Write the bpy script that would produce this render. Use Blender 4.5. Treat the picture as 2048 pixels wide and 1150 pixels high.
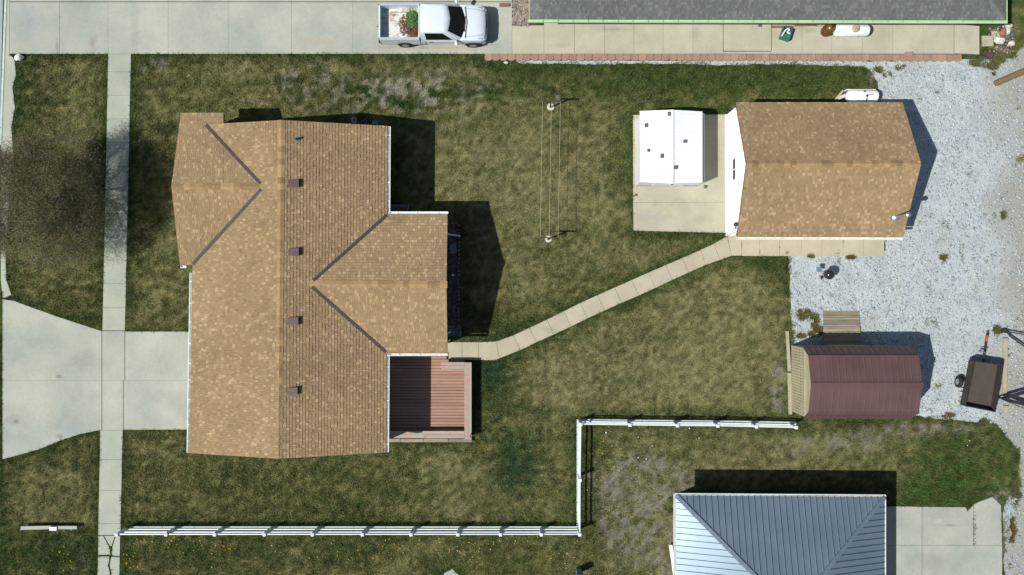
import bpy, bmesh, math, random
import numpy as np
from mathutils import Vector, Matrix

random.seed(7); rng = np.random.default_rng(11)
for o in list(bpy.data.objects): bpy.data.objects.remove(o)
SC = bpy.context.scene; COL = SC.collection

# ------------------------------------------------------------------ camera, light, exposure
H = 42.0                                   # drone height, metres
S = 37.5                                   # photo pixels per metre on the ground
cam = bpy.data.cameras.new('camera'); camo = bpy.data.objects.new('camera', cam); COL.objects.link(camo)
camo.location = (0, 0, H); camo.rotation_euler = (0, 0, 0)
cam.sensor_fit = 'HORIZONTAL'; cam.angle = 2*math.atan(1024/S/H); cam.clip_end = 2000; cam.clip_start = 0.5
SC.camera = camo
SUN = Vector((-0.92*0.618, -0.39*0.618, 0.786)).normalized()
W = bpy.data.worlds.new('World'); SC.world = W; W.use_nodes = True
nt = W.node_tree; nt.nodes.clear()
sky = nt.nodes.new('ShaderNodeTexSky'); sky.sky_type = 'NISHITA'; sky.sun_disc = False
sky.sun_elevation = math.asin(SUN.z); sky.sun_rotation = math.atan2(SUN.x, SUN.y)
bg = nt.nodes.new('ShaderNodeBackground'); bg.inputs[1].default_value = 0.07
ow = nt.nodes.new('ShaderNodeOutputWorld')
nt.links.new(sky.outputs[0], bg.inputs[0]); nt.links.new(bg.outputs[0], ow.inputs[0])
sl = bpy.data.lights.new('sun', 'SUN'); sl.energy = 4.6; sl.angle = math.radians(0.5); sl.color = (1, 0.975, 0.935)
slo = bpy.data.objects.new('sun', sl); COL.objects.link(slo); slo.location = (-20, -10, 30)
slo.rotation_euler = SUN.to_track_quat('Z', 'Y').to_euler()
SC.view_settings.view_transform = 'Standard'; SC.view_settings.look = 'None'
SC.view_settings.exposure = 0.18; SC.view_settings.gamma = 1.0

# ------------------------------------------------------------------ helpers
def P(px, py, z=0.0):
    f = (1 - z/H)/S
    return Vector(((px-1024)*f, (575-py)*f, z))
def lin(r, g, b, k=1.0):
    f = lambda c: (c/255/12.92 if c/255 <= .04045 else ((c/255+.055)/1.055)**2.4)*k
    return (f(r), f(g), f(b), 1)

def mat(name, c1, c2=None, scale=3.0, detail=5, rough=.85, metal=0.0, bump=0.0, bscale=40., objrand=0., isl=0.,
        fine=0., fscale=60., stretch=(1, 1, 1), spec=.3, attr=None, lo=.35, hi=.65, obj=False):
    m = bpy.data.materials.new(name); m.use_nodes = True
    n = m.node_tree.nodes; L = m.node_tree.links; b = n['Principled BSDF']
    b.inputs['Roughness'].default_value = rough; b.inputs['Metallic'].default_value = metal
    b.inputs['Specular IOR Level'].default_value = spec
    if obj:
        t = n.new('ShaderNodeTexCoord'); pos = t.outputs['Object']
    else:
        g = n.new('ShaderNodeNewGeometry'); pos = g.outputs['Position']
    mp = n.new('ShaderNodeMapping'); mp.inputs['Scale'].default_value = stretch; L.new(pos, mp.inputs[0])
    def noise(sc, det=detail):
        x = n.new('ShaderNodeTexNoise'); x.inputs['Scale'].default_value = sc; x.inputs['Detail'].default_value = det
        x.inputs['Roughness'].default_value = .6; L.new(mp.outputs[0], x.inputs['Vector']); return x.outputs[0]
    def rng_(v, a, bb, c, d):
        r = n.new('ShaderNodeMapRange'); L.new(v, r.inputs[0])
        for i, q in enumerate((a, bb, c, d)): r.inputs[i+1].default_value = q
        return r.outputs[0]
    def mul(c, f):
        x = n.new('ShaderNodeMix'); x.data_type = 'RGBA'; x.blend_type = 'MULTIPLY'; x.inputs[0].default_value = 1
        L.new(c, x.inputs[6]); L.new(f, x.inputs[7]); return x.outputs[2]
    if attr:
        a = n.new('ShaderNodeAttribute'); a.attribute_name = attr; col = a.outputs['Color']
        if c2 is not None:
            pass
    else:
        x = n.new('ShaderNodeMix'); x.data_type = 'RGBA'
        x.inputs[6].default_value = c1; x.inputs[7].default_value = c2 or c1
        L.new(rng_(noise(scale), lo, hi, 0, 1), x.inputs[0]); col = x.outputs[2]
    if objrand:
        oi = n.new('ShaderNodeObjectInfo'); col = mul(col, rng_(oi.outputs['Random'], 0, 1, 1-objrand, 1+objrand))
    if isl:
        g2 = n.new('ShaderNodeNewGeometry'); col = mul(col, rng_(g2.outputs['Random Per Island'], 0, 1, 1-isl, 1+isl))
    if fine:
        col = mul(col, rng_(noise(fscale, 3), .25, .75, 1-fine, 1+fine))
    L.new(col, b.inputs['Base Color'])
    if bump:
        bn = n.new('ShaderNodeBump'); bn.inputs['Strength'].default_value = bump; bn.inputs['Distance'].default_value = .02
        L.new(noise(bscale, 4), bn.inputs['Height']); L.new(bn.outputs[0], b.inputs['Normal'])
    return m

def shingle_mat(name, stops, rough=.95):
    m = bpy.data.materials.new(name); m.use_nodes = True
    n = m.node_tree.nodes; L = m.node_tree.links; b = n['Principled BSDF']
    b.inputs['Roughness'].default_value = rough; b.inputs['Specular IOR Level'].default_value = .15
    g = n.new('ShaderNodeNewGeometry'); r = n.new('ShaderNodeValToRGB'); r.color_ramp.interpolation = 'CONSTANT'
    e = r.color_ramp.elements
    while len(e) > 1: e.remove(e[-1])
    e[0].position = stops[0][0]; e[0].color = stops[0][1]
    for p, c in stops[1:]:
        q = e.new(p); q.color = c
    L.new(g.outputs['Random Per Island'], r.inputs[0])
    cur = r.outputs[0]
    for sc, a in ((.35, .10), (1.7, .06), (38, .14)):
        x = n.new('ShaderNodeTexNoise'); x.inputs['Scale'].default_value = sc; x.inputs['Detail'].default_value = 4
        L.new(g.outputs['Position'], x.inputs['Vector'])
        mr = n.new('ShaderNodeMapRange'); L.new(x.outputs[0], mr.inputs[0])
        for i, q in enumerate((.3, .7, 1-a, 1+a)): mr.inputs[i+1].default_value = q
        mx = n.new('ShaderNodeMix'); mx.data_type = 'RGBA'; mx.blend_type = 'MULTIPLY'; mx.inputs[0].default_value = 1
        L.new(cur, mx.inputs[6]); L.new(mr.outputs[0], mx.inputs[7]); cur = mx.outputs[2]
    L.new(cur, b.inputs['Base Color'])
    return m

ORG = {}
def reg(o, org): ORG[o.name] = Vector(org)
def T(name, label, cat, loc, group=None):
    o = bpy.data.objects.new(name, None); o.empty_display_size = .3; COL.objects.link(o); o.location = loc
    o['label'] = label; o['category'] = cat
    if group: o['group'] = group
    reg(o, loc); return o
def STR(name, loc=(0, 0, 0)):
    o = bpy.data.objects.new(name, None); COL.objects.link(o); o.location = loc; o['kind'] = 'structure'; reg(o, loc); return o
def tag(o, label=None, cat=None, group=None, kind=None):
    if label: o['label'] = label
    if cat: o['category'] = cat
    if group: o['group'] = group
    if kind: o['kind'] = kind
    return o

class MB:
    def __init__(s): s.v = []; s.f = []
    def add(s, vs, fs):
        k = len(s.v); s.v += [tuple(v) for v in vs]; s.f += [tuple(i+k for i in f) for f in fs]; return s
    def box(s, a, b):
        (x0, y0, z0), (x1, y1, z1) = a, b
        return s.add([(x0,y0,z0),(x1,y0,z0),(x1,y1,z0),(x0,y1,z0),(x0,y0,z1),(x1,y0,z1),(x1,y1,z1),(x0,y1,z1)],
              [(0,3,2,1),(4,5,6,7),(0,1,5,4),(1,2,6,5),(2,3,7,6),(3,0,4,7)])
    def bar(s, p, q, w, h, up=(0, 0, 1)):
        p, q = Vector(p), Vector(q); d = (q-p).normalized(); up = Vector(up)
        if abs(d.dot(up)) > .98: up = Vector((0, 1, 0)) if abs(d.y) < .9 else Vector((1, 0, 0))
        r = d.cross(up).normalized()*(w/2); u = r.cross(d).normalized()*(h/2)
        vs = [p-r-u, p+r-u, p+r+u, p-r+u, q-r-u, q+r-u, q+r+u, q-r+u]
        return s.add(vs, [(0,1,2,3),(7,6,5,4),(0,4,5,1),(1,5,6,2),(2,6,7,3),(3,7,4,0)])
    def tube(s, p, q, r0, r1=None, n=8, cap=True):
        p, q = Vector(p), Vector(q); r1 = r0 if r1 is None else r1
        d = (q-p).normalized(); a = d.orthogonal().normalized(); b = d.cross(a)
        vs = []; 
        for c, r in ((p, r0), (q, r1)):
            for i in range(n):
                t = 2*math.pi*i/n; vs.append(c+a*math.cos(t)*r+b*math.sin(t)*r)
        fs = [(i, (i+1) % n, n+(i+1) % n, n+i) for i in range(n)]
        if cap: fs += [tuple(range(n-1, -1, -1)), tuple(range(n, 2*n))]
        return s.add(vs, fs)
    def lathe(s, prof, c, n=16, axis='z'):
        c = Vector(c); vs = []
        for r, h in prof:
            for i in range(n):
                t = 2*math.pi*i/n; x, y = r*math.cos(t), r*math.sin(t)
                vs.append(c + (Vector((x, y, h)) if axis == 'z' else Vector((h, x, y)) if axis == 'x' else Vector((x, h, y))))
        m = len(prof); fs = []
        for k in range(m-1):
            for i in range(n): fs.append((k*n+i, k*n+(i+1) % n, (k+1)*n+(i+1) % n, (k+1)*n+i))
        fs.append(tuple(range(n-1, -1, -1))); fs.append(tuple(range((m-1)*n, m*n)))
        return s.add(vs, fs)
    def prism(s, pts, dz):                        # pts: list of Vector forming the top polygon, extruded down by vector/len dz
        d = Vector((0, 0, -dz)) if not isinstance(dz, Vector) else dz
        n = len(pts); pts = [Vector(p) for p in pts]
        return s.add(pts+[p+d for p in pts], [tuple(range(n)), tuple(range(2*n-1, n-1, -1))]+[(i, n+i, n+(i+1) % n, (i+1) % n) for i in range(n)])
    def rock(s, c, r, sq=(1, 1, .7), seed=0, n=7):
        rr = random.Random(seed); c = Vector(c); vs = []; rings = [(-.8, .55), (-.2, 1), (.45, .85), (.85, .4)]
        ph = rr.random()*6
        for z, k in rings:
            for i in range(n):
                t = ph+2*math.pi*i/n; q = r*k*rr.uniform(.75, 1.15)
                vs.append(c+Vector((math.cos(t)*q*sq[0], math.sin(t)*q*sq[1], z*r*sq[2]*rr.uniform(.85, 1.1))))
        fs = []
        for k in range(3):
            for i in range(n): fs.append((k*n+i, k*n+(i+1) % n, (k+1)*n+(i+1) % n, (k+1)*n+i))
        fs += [tuple(range(n-1, -1, -1)), tuple(range(3*n, 4*n))]
        return s.add(vs, fs)
    def loft(s, secs, cap=True):
        n = len(secs[0]); vs = [p for sec in secs for p in sec]; fs = []
        for k in range(len(secs)-1):
            for i in range(n-1): fs.append((k*n+i, k*n+i+1, (k+1)*n+i+1, (k+1)*n+i))
        if cap: fs += [tuple(range(n)), tuple(range(len(vs)-1, len(vs)-n-1, -1))]
        return s.add(vs, fs)
    def mesh(s, name, m, smooth=False):
        me = bpy.data.meshes.new(name); me.from_pydata([tuple(v) for v in s.v], [], s.f)
        bm = bmesh.new(); bm.from_mesh(me); bmesh.ops.recalc_face_normals(bm, faces=bm.faces); bm.to_mesh(me); bm.free()
        me.materials.append(m)
        if smooth:
            me.polygons.foreach_set('use_smooth', [True]*len(me.polygons))
            try: me.set_sharp_from_angle(angle=math.radians(35))
            except Exception: pass
        return me
    def build(s, name, m, parent=None, smooth=False):
        if parent is not None: org = ORG[parent.name]
        else:
            a = np.array([tuple(v) for v in s.v]); org = Vector(((a[:,0].min()+a[:,0].max())/2, (a[:,1].min()+a[:,1].max())/2, a[:,2].min()))
        s.v = [tuple(Vector(v)-org) for v in s.v]
        o = bpy.data.objects.new(name, s.mesh(name, m, smooth)); COL.objects.link(o)
        if parent is not None: o.parent = parent
        else: o.location = org
        reg(o, org); return o
def inst(name, me, loc, parent, rot=(0, 0, 0), scale=(1, 1, 1)):
    o = bpy.data.objects.new(name, me); COL.objects.link(o); o.parent = parent
    o.location = Vector(loc)-ORG[parent.name]; o.rotation_euler = rot; o.scale = scale; reg(o, loc); return o
def npmesh(name, v, f, m, cols=None, smooth=False):
    """v (n,3), f (k,c) arrays -> mesh"""
    me = bpy.data.meshes.new(name); k, c = f.shape
    me.vertices.add(len(v)); me.vertices.foreach_set('co', np.ascontiguousarray(v, dtype=np.float32).ravel())
    me.loops.add(k*c); me.loops.foreach_set('vertex_index', np.ascontiguousarray(f, dtype=np.int32).ravel())
    me.polygons.add(k); me.polygons.foreach_set('loop_start', np.arange(0, k*c, c, dtype=np.int32))
    try: me.polygons.foreach_set('loop_total', np.full(k, c, dtype=np.int32))
    except Exception: pass
    if smooth: me.polygons.foreach_set('use_smooth', np.ones(k, dtype=bool))
    me.update(calc_edges=True); me.validate()
    if cols is not None:
        a = me.color_attributes.new('Col', 'FLOAT_COLOR', 'POINT')
        a.data.foreach_set('color', np.ascontiguousarray(np.c_[cols, np.ones(len(cols))], dtype=np.float32).ravel())
    me.materials.append(m); return me
def npobj(name, *a, parent=None, **k):
    o = bpy.data.objects.new(name, npmesh(name, *a, **k)); COL.objects.link(o)
    if parent is not None: o.parent = parent; o.location = -ORG[parent.name]
    reg(o, (0, 0, 0)); return o

# value noise
def _h(i, j, s):
    n = (i.astype(np.int64)*374761393 + j.astype(np.int64)*668265263 + s*982451653) & 0x7fffffff
    n = ((n ^ (n >> 13))*1274126177) & 0x7fffffff
    return ((n ^ (n >> 16)) & 0xffff)/65535.
def vn(x, y, s=0):
    i, j = np.floor(x), np.floor(y); u, v = x-i, y-j; u = u*u*(3-2*u); v = v*v*(3-2*v)
    return (_h(i,j,s)*(1-u)+_h(i+1,j,s)*u)*(1-v)+(_h(i,j+1,s)*(1-u)+_h(i+1,j+1,s)*u)*v
def fbm(x, y, s=0, o=4):
    t, a, w = 0, .5, 0
    for k in range(o):
        t = t+a*vn(x*2**k+17*k, y*2**k-9*k, s+k); w += a; a *= .55
    return t/w
def sstep(a, b, x): t = np.clip((x-a)/(b-a), 0, 1); return t*t*(3-2*t)
def polydist(px, py, poly):
    poly = np.array(poly, float); d = np.full(px.shape, 1e9); ins = np.zeros(px.shape, bool); n = len(poly)
    for i in range(n):
        ax, ay = poly[i]; bx, by = poly[(i+1) % n]; ex, ey = bx-ax, by-ay
        t = np.clip(((px-ax)*ex+(py-ay)*ey)/(ex*ex+ey*ey+1e-9), 0, 1)
        d = np.minimum(d, np.hypot(px-ax-t*ex, py-ay-t*ey))
        c = (ay > py) != (by > py)
        ins ^= c & (px < (bx-ax)*(py-ay)/((by-ay) if by != ay else 1e-9)+ax)
    return np.where(ins, -d, d)

# ------------------------------------------------------------------ materials
K = 1.0/1.28
M = {}
M['drive'] = mat('driveway_concrete', lin(164,171,159,K), lin(188,189,173,K), scale=.45, detail=8, fine=.07, fscale=9, objrand=.035, rough=.9)
M['walk'] = mat('walkway_concrete', lin(180,176,154,K), lin(196,192,170,K), scale=.7, detail=8, fine=.06, fscale=12, objrand=.03, rough=.9)
M['front'] = mat('sidewalk_concrete', lin(166,174,158,K), lin(184,188,168,K), scale=.6, detail=8, fine=.07, fscale=12, objrand=.035, rough=.9)
M['path'] = mat('path_concrete', lin(182,174,148,K), lin(196,188,160,K), scale=.8, detail=8, fine=.06, fscale=14, objrand=.035, rough=.9)
M['pad'] = mat('pad_concrete', lin(178,174,150,K), lin(196,190,166,K), scale=.5, detail=8, fine=.07, fscale=10, objrand=.02, rough=.9)
M['road'] = mat('street_concrete', lin(150,165,165,K), lin(170,182,178,K), scale=.5, detail=8, fine=.08, fscale=12, rough=.9)
M['kerb'] = mat('kerb_concrete', lin(205,220,212,K), lin(185,200,192,K), scale=2, fine=.05, objrand=.03)
M['paver'] = mat('red_block', lin(174,142,122,K), lin(160,128,112,K), scale=3, fine=.1, fscale=25, objrand=.1)
M['ground'] = mat('lawn_soil', None, attr='Col', fine=.42, fscale=11, bump=.5, bscale=18, rough=1, spec=.05)
M['grass'] = mat('grass_blades', None, attr='Col', rough=.8, spec=.12)
M['stone'] = mat('pale_stones', lin(166,178,182,K), lin(198,208,210,K), scale=9, isl=.36, rough=.9)
M['shingle'] = shingle_mat('tan_shingles', [(0, lin(158,135,101,K)), (.25, lin(162,138,104,K)), (.5, lin(154,131,98,K)), (.66, lin(166,141,106,K)), (.80, lin(176,151,114,K)), (.91, lin(188,162,123,K)), (.965, lin(150,125,94,K))])
M['cap'] = mat('ridge_shingle', lin(160,132,96,K), lin(170,142,104,K), scale=6, fine=.12, fscale=40, objrand=.28, rough=.95, spec=.15)
M['gshingle'] = shingle_mat('grey_shingles', [(0, lin(106,111,108,K)), (.35, lin(112,116,113,K)), (.65, lin(101,106,104,K)), (.85, lin(124,126,121,K))])
M['gcap'] = mat('grey_ridge_shingle', lin(98,104,104,K), lin(118,120,118,K), scale=5, objrand=.2, rough=.95)
M['deckb'] = mat('roof_sheathing', lin(120,95,70,K), rough=.95)
M['valley'] = mat('valley_flashing', lin(84,72,70,K), lin(74,64,62,K), scale=4, rough=.7)
M['white'] = mat('white_paint', (.8,.82,.8,1), (.74,.77,.76,1), scale=2, rough=.5)
M['gwhite'] = mat('white_gutter', (.8,.84,.78,1), (.66,.7,.66,1), scale=3, rough=.45)
M['siding'] = mat('white_siding', (.86,.87,.86,1), (.82,.83,.83,1), scale=1.2, rough=.5)
M['wall'] = mat('cream_siding', (.6,.57,.5,1), (.55,.52,.46,1), scale=1, rough=.7)
M['vinyl'] = mat('white_vinyl', (.72,.77,.79,1), (.64,.70,.73,1), scale=3, rough=.35, spec=.5)
M['strip'] = mat('mow_strip_concrete', lin(214,222,218,K), lin(198,210,206,K), scale=2.5, fine=.06, fscale=14, objrand=.04)
M['vent'] = mat('brown_vent', lin(98,76,78,K), lin(84,64,66,K), scale=5, rough=.5)
M['dark'] = mat('dark_metal', (.02,.022,.025,1), (.035,.035,.04,1), scale=8, rough=.5)
M['black'] = mat('black_rubber', (.015,.015,.016,1), (.025,.025,.025,1), scale=9, rough=.7)
M['galv'] = mat('galvanised_metal', (.5,.56,.6,1), (.4,.46,.5,1), scale=6, rough=.35, metal=.8)
M['green'] = mat('pale_green_paint', lin(192,222,168,K), lin(176,210,168,K), scale=.8, rough=.6, detail=8)
M['deckw'] = mat('red_stained_board', lin(184,144,124,K), lin(164,126,110,K), scale=2.2, stretch=(.25, 3, 1), fine=.12, fscale=16, objrand=.09, rough=.8)
M['bench'] = mat('weathered_rail_board', lin(184,156,140,K), lin(178,170,156,K), scale=2.6, detail=8, fine=.14, fscale=14, objrand=.06)
M['oldwood'] = mat('grey_weathered_wood', lin(170,160,136,K), lin(132,126,108,K), scale=2.5, stretch=(.4, 6, 1), fine=.2, fscale=10, objrand=.22)
M['timber'] = mat('tan_timber', lin(186,178,152,K), lin(166,160,138,K), scale=3, fine=.1, fscale=18, objrand=.05)
M['barnroof'] = mat('maroon_metal', lin(106,82,79,K), lin(96,73,70,K), scale=.7, detail=7, rough=.5, spec=.35)
M['barnwall'] = mat('tan_siding', lin(192,184,150,K), lin(166,160,130,K), scale=1.2, stretch=(1, .6, 4), fine=.1, fscale=6)
M['metal'] = mat('galvalume_roof', (.185,.24,.29,1), (.155,.21,.26,1), scale=.45, rough=.33, metal=.36)
M['carwhite'] = mat('white_car_paint', (.64,.70,.73,1), (.61,.67,.70,1), scale=1, rough=.25, spec=.5)
M['bedwhite'] = mat('scratched_bed_paint', (.6,.61,.57,1), lin(150,104,70,K), scale=3.2, detail=9, lo=.5, hi=.68, rough=.6)
M['railcap'] = mat('grey_rail_cap', (.36,.40,.45,1), rough=.5)
M['glass'] = mat('dark_glass', (.006,.007,.008,1), rough=.16, spec=.4)
M['chrome'] = mat('chrome', (.6,.62,.64,1), rough=.2, metal=1)
M['rim'] = mat('grey_rim', (.35,.36,.36,1), rough=.4, metal=.6)
M['lamp'] = mat('lamp_lens', (.55,.58,.6,1), rough=.15, spec=.6)
M['tail'] = mat('red_lens', (.25,.02,.015,1), rough=.2)
M['tank'] = mat('white_tank_paint', (.8,.82,.8,1), (.55,.5,.42,1), scale=5, detail=9, lo=.58, hi=.66, rough=.45)
M['tank2'] = mat('clean_white_tank_paint', (.84,.86,.86,1), (.8,.82,.82,1), scale=2, rough=.35)
M['rust'] = mat('rusty_brown_metal', lin(132,92,50,K), lin(98,54,34,K), scale=3, detail=8, rough=.4, metal=.35)
M['domesheen'] = mat('golden_dome_sheen', lin(150,122,66,K), lin(120,92,48,K), scale=4, detail=8, rough=.35, metal=.5)  # barrel dome: its golden highlight is put into the base colour
M['trailer'] = mat('rusty_trailer_floor', lin(80,73,69,K), lin(92,78,70,K), scale=2.2, detail=9, rough=.8, fine=.1)
M['tside'] = mat('dark_trailer_side', lin(60,56,52,K), lin(74,66,58,K), scale=3, rough=.6)
M['teal'] = mat('green_plastic', lin(60,116,106,K), lin(72,126,116,K), scale=4, rough=.45)
M['orange'] = mat('orange_paint', lin(190,96,62,K), rough=.6)
M['pole'] = mat('utility_pole_wood', lin(156,118,66,K), lin(126,112,92,K), scale=2, stretch=(3, 3, .5), rough=.9, detail=8)
M['bark'] = mat('tree_bark', (.075,.066,.05,1), (.12,.105,.08,1), scale=5, bump=.4)
M['bud'] = mat('tree_buds', None, attr='Col', rough=.8, spec=.1)
M['rope'] = mat('clothes_line', lin(200,200,160,K), rough=.7)
M['rustdark'] = mat('dark_pipe', lin(92,72,64,K), lin(70,60,56,K), scale=7, rough=.7)
M['brickdark'] = mat('grey_paver', lin(92,98,100,K), lin(112,116,116,K), scale=8, fine=.1, objrand=.1)
M['redbrick'] = mat('red_brick', lin(176,116,96,K), lin(150,98,84,K), scale=6, fine=.1)
M['limestone'] = mat('white_stone', lin(225,228,215,K), lin(200,200,184,K), scale=7, bump=.3)
M['bedrock'] = mat('bed_stones', lin(120,112,106,K), lin(90,86,84,K), scale=6, isl=.4)
M['riverrock'] = mat('river_stones', lin(176,160,146,K), lin(120,108,98,K), scale=7, isl=.45)
M['soil'] = mat('dark_soil', lin(70,60,50,K), lin(92,80,66,K), scale=4, detail=8, fine=.2, rough=1)
M['redwood'] = mat('reddish_timber', lin(150,104,92,K), lin(130,92,82,K), scale=4)
M['flower'] = mat('yellow_flower', lin(225,190,40,K), rough=.7)
M['litter'] = mat('white_scrap', (.8,.8,.78,1), rough=.7)
M['padgrey'] = mat('grey_lid', lin(120,135,145,K), lin(108,122,132,K), scale=4)
M['bluebox'] = mat('grey_blue_steel', lin(120,145,165,K), lin(100,124,145,K), scale=4, rough=.4)

def stains(m, pts):          # old oil and tyre marks at fixed places on the concrete
    n = m.node_tree.nodes; L = m.node_tree.links; b = n['Principled BSDF']; cur = b.inputs['Base Color'].links[0].from_socket
    g = n.new('ShaderNodeNewGeometry'); nz = n.new('ShaderNodeTexNoise'); nz.inputs['Scale'].default_value = 3.5; nz.inputs['Detail'].default_value = 6; L.new(g.outputs['Position'], nz.inputs['Vector'])
    for px_, py_, rx, ry, k, col in pts:
        mp = n.new('ShaderNodeMapping'); mp.vector_type = 'TEXTURE'; mp.inputs['Location'].default_value = P(px_, py_); mp.inputs['Scale'].default_value = (rx/S, ry/S, 1); L.new(g.outputs['Position'], mp.inputs[0])
        ln = n.new('ShaderNodeVectorMath'); ln.operation = 'LENGTH'; L.new(mp.outputs[0], ln.inputs[0])
        ad = n.new('ShaderNodeMath'); ad.operation = 'MULTIPLY_ADD'; L.new(nz.outputs[0], ad.inputs[0]); ad.inputs[1].default_value = -1.6; L.new(ln.outputs['Value'], ad.inputs[2])
        mr = n.new('ShaderNodeMapRange'); L.new(ad.outputs[0], mr.inputs[0]); mr.inputs[1].default_value = -.6; mr.inputs[2].default_value = .35; mr.inputs[3].default_value = k; mr.inputs[4].default_value = 0
        mx = n.new('ShaderNodeMix'); mx.data_type = 'RGBA'; L.new(mr.outputs[0], mx.inputs[0]); L.new(cur, mx.inputs[6]); mx.inputs[7].default_value = col; cur = mx.outputs[2]
    L.new(cur, b.inputs['Base Color'])
dkst, rust_, lt = lin(96,104,100,K), lin(140,128,118,K), lin(200,200,184,K)
stains(M['drive'], [(115,92,5,16,.5,rust_),(186,86,9,18,.5,rust_),(120,752,8,4,.6,dkst),(34,843,7,5,.6,dkst),(28,838,18,14,.3,rust_),(140,855,26,16,.35,lin(140,158,160,K)),(120,872,8,6,.5,dkst),(330,825,26,16,.3,lt),(300,770,60,18,.22,lt),(170,720,40,20,.18,rust_),
    (640,84,40,9,.3,lin(176,160,130,K)),(790,97,60,5,.35,lin(176,156,120,K)),(900,97,50,5,.4,lin(172,150,116,K)),(560,60,14,30,.15,lt),(365,30,30,40,.2,lt),(270,60,10,60,.18,dkst),(60,40,30,50,.25,lin(140,158,162,K)),(845,97,14,8,.35,dkst),(1875,1042,9,5,.5,lt),(1900,1050,22,3,.4,dkst),(1850,1120,60,20,.2,rust_)])
stains(M['path'], [(1483,490,2,8,.6,dkst),(1559,494,2,3,.7,dkst),(1519,505,2,8,.6,dkst),(1686,483,3,5,.5,dkst),(1100,660,20,8,.2,dkst),(1300,560,30,8,.2,lt)])
stains(M['walk'], [(1230,60,40,6,.25,dkst),(1700,90,40,8,.2,lt),(1620,62,12,6,.4,lin(130,122,104,K)),(1120,90,20,6,.25,rust_),(1390,70,16,14,.2,dkst),(1930,75,16,14,.25,dkst)])
stains(M['pad'], [(1300,435,50,14,.35,lin(150,158,152,K)),(1400,440,30,12,.2,rust_),(1430,300,10,60,.2,dkst)])
# ------------------------------------------------------------------ slabs (data first: the lawn needs to know where they lie)
xl = lambda y: 217-(y-108)*.0211
xr = lambda y: 263-(y-108)*.0221
slabs = {}   # name -> (material, z, [polys])
tj = [20, 120, 217, 337, 457, 583, 706, 828, 952, 1024]
slabs['driveway'] = ('drive', .045, [[(a, -140), (b, -140), (b, 3.4), (a, 3.4)] for a, b in zip(tj[:-1], tj[1:])]
    + [[(a, 4.6), (b, 4.6), (b, 108), (a, 108)] for a, b in zip(tj[:-2], tj[1:-1])] + [[(952, 4.6), (1024, 4.6), (1024, 108), (952, 108)]])
sj = [108, 144, 191, 238, 286, 333, 380, 427, 474, 520, 567.5, 615.5, 661]
sw = [[(xl(a), a), (xr(a), a), (xr(b), b), (xl(b), b)] for a, b in zip(sj[:-1], sj[1:])]
sj2 = [860, 919, 980, 1047, 1070]
sw += [[(xl(a), a), (xr(a), a), (xr(b), b), (xl(b), b)] for a, b in zip(sj2[:-1], sj2[1:])]
# the two slabs by the fence corner are cracked into shards
sw += [[(197, 1071), (207, 1071), (219, 1093), (222, 1109), (196.5, 1110)], [(208.5, 1071), (231, 1071), (224, 1092), (220.5, 1092)],
       [(232.5, 1071), (241.5, 1071), (240.5, 1112), (224, 1110.5), (225.5, 1093)],
       [(196.3, 1112), (220.5, 1112), (217, 1130), (221, 1146), (219, 1185), (195, 1185)], [(223, 1112.5), (240.4, 1114), (239, 1185), (221.5, 1185), (223.5, 1146), (220, 1130)],
       [(195, 1187), (239, 1187), (238, 1240), (194, 1240)]]
slabs['sidewalk'] = ('front', .04, sw)
slabs['garage_driveway'] = ('drive', .045, [
    [(6, 598), (30, 602), (70, 617), (130, 638), (204, 662), (204, 760), (6, 760)], [(6, 760.2), (204, 760.2), (204, 859), (160, 868), (120, 881), (80, 898), (30, 912), (6, 918)],
    [(205.2, 662), (250, 662), (250, 760), (205.2, 760)], [(205.2, 760.2), (247, 760.2), (247, 860), (205.2, 860)],
    [(251, 663), (436, 663), (436, 760), (251, 760)], [(248, 760.2), (436, 760.2), (436, 859), (248, 859)]])
wj = [1024, 1088, 1149, 1209, 1268, 1326, 1386, 1446]
nw = [[(a, 45), (b, 45), (b, 108), (a, 108)] for a, b in zip(wj[:-1], wj[1:])]
nw[0] = [(1024, 51), (1088, 51), (1088, 108), (1024, 108)]
wj = [1542, 1604, 1663, 1725, 1785, 1846, 1907]
nw += [[(1446, 103.5), (1542, 103.5), (1542, 108), (1446, 108)]] + [[(a, 45), (b, 45), (b, 108), (a, 108)] for a, b in zip(wj[:-1], wj[1:])]
slabs['walkway'] = ('walk', .045, nw)
slabs['walkway_raised'] = ('walk', .11, [[(1446.5, 45), (1541.5, 45), (1541.5, 103), (1446.5, 103)], [(1907.5, 49), (1957, 53), (1957, 110), (1907.5, 108)]])
dj = [((992,682.5),(999,716.6)), ((1027,670.5),(1040.7,700)), ((1059,655),(1073,684.5)), ((1094,638.7),(1107.7,669)), ((1128,622),(1142,653)), ((1161,605.5),(1174.5,637)),
      ((1195,590),(1209,621)), ((1229,575),(1243.4,605.6)), ((1263,560),(1277.6,591)), ((1297,544.7),(1311,576)), ((1331,530),(1344.5,560)), ((1365,515.5),(1377,545)),
      ((1401,499.6),(1411,530)), ((1427,487.7),(1440,520)), ((1454,472),(1463,511.5))]
gp = [[(880,684),(924.5,684),(924.5,719.5),(880,719.5)], [(924.5,684),(957.5,684),(957.5,720),(924.5,719.5)], [(957.5,684),(992,682.5),(999,716.6),(990,720.5),(957.5,720)]]
gp += [[a[0], b[0], b[1], a[1]] for a, b in zip(dj[:-1], dj[1:])]
hx = [1483, 1519, 1559, 1602, 1643.6, 1685.7, 1727, 1768]
gp += [[(1454,468),(1483,468),(1483,511.5),(1463,511.5)]] + [[(a,468),(b,468),(b,512.5),(a,512)] for a, b in zip(hx[:-1], hx[1:])]
slabs['garden_path'] = ('path', .05, gp)
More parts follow.
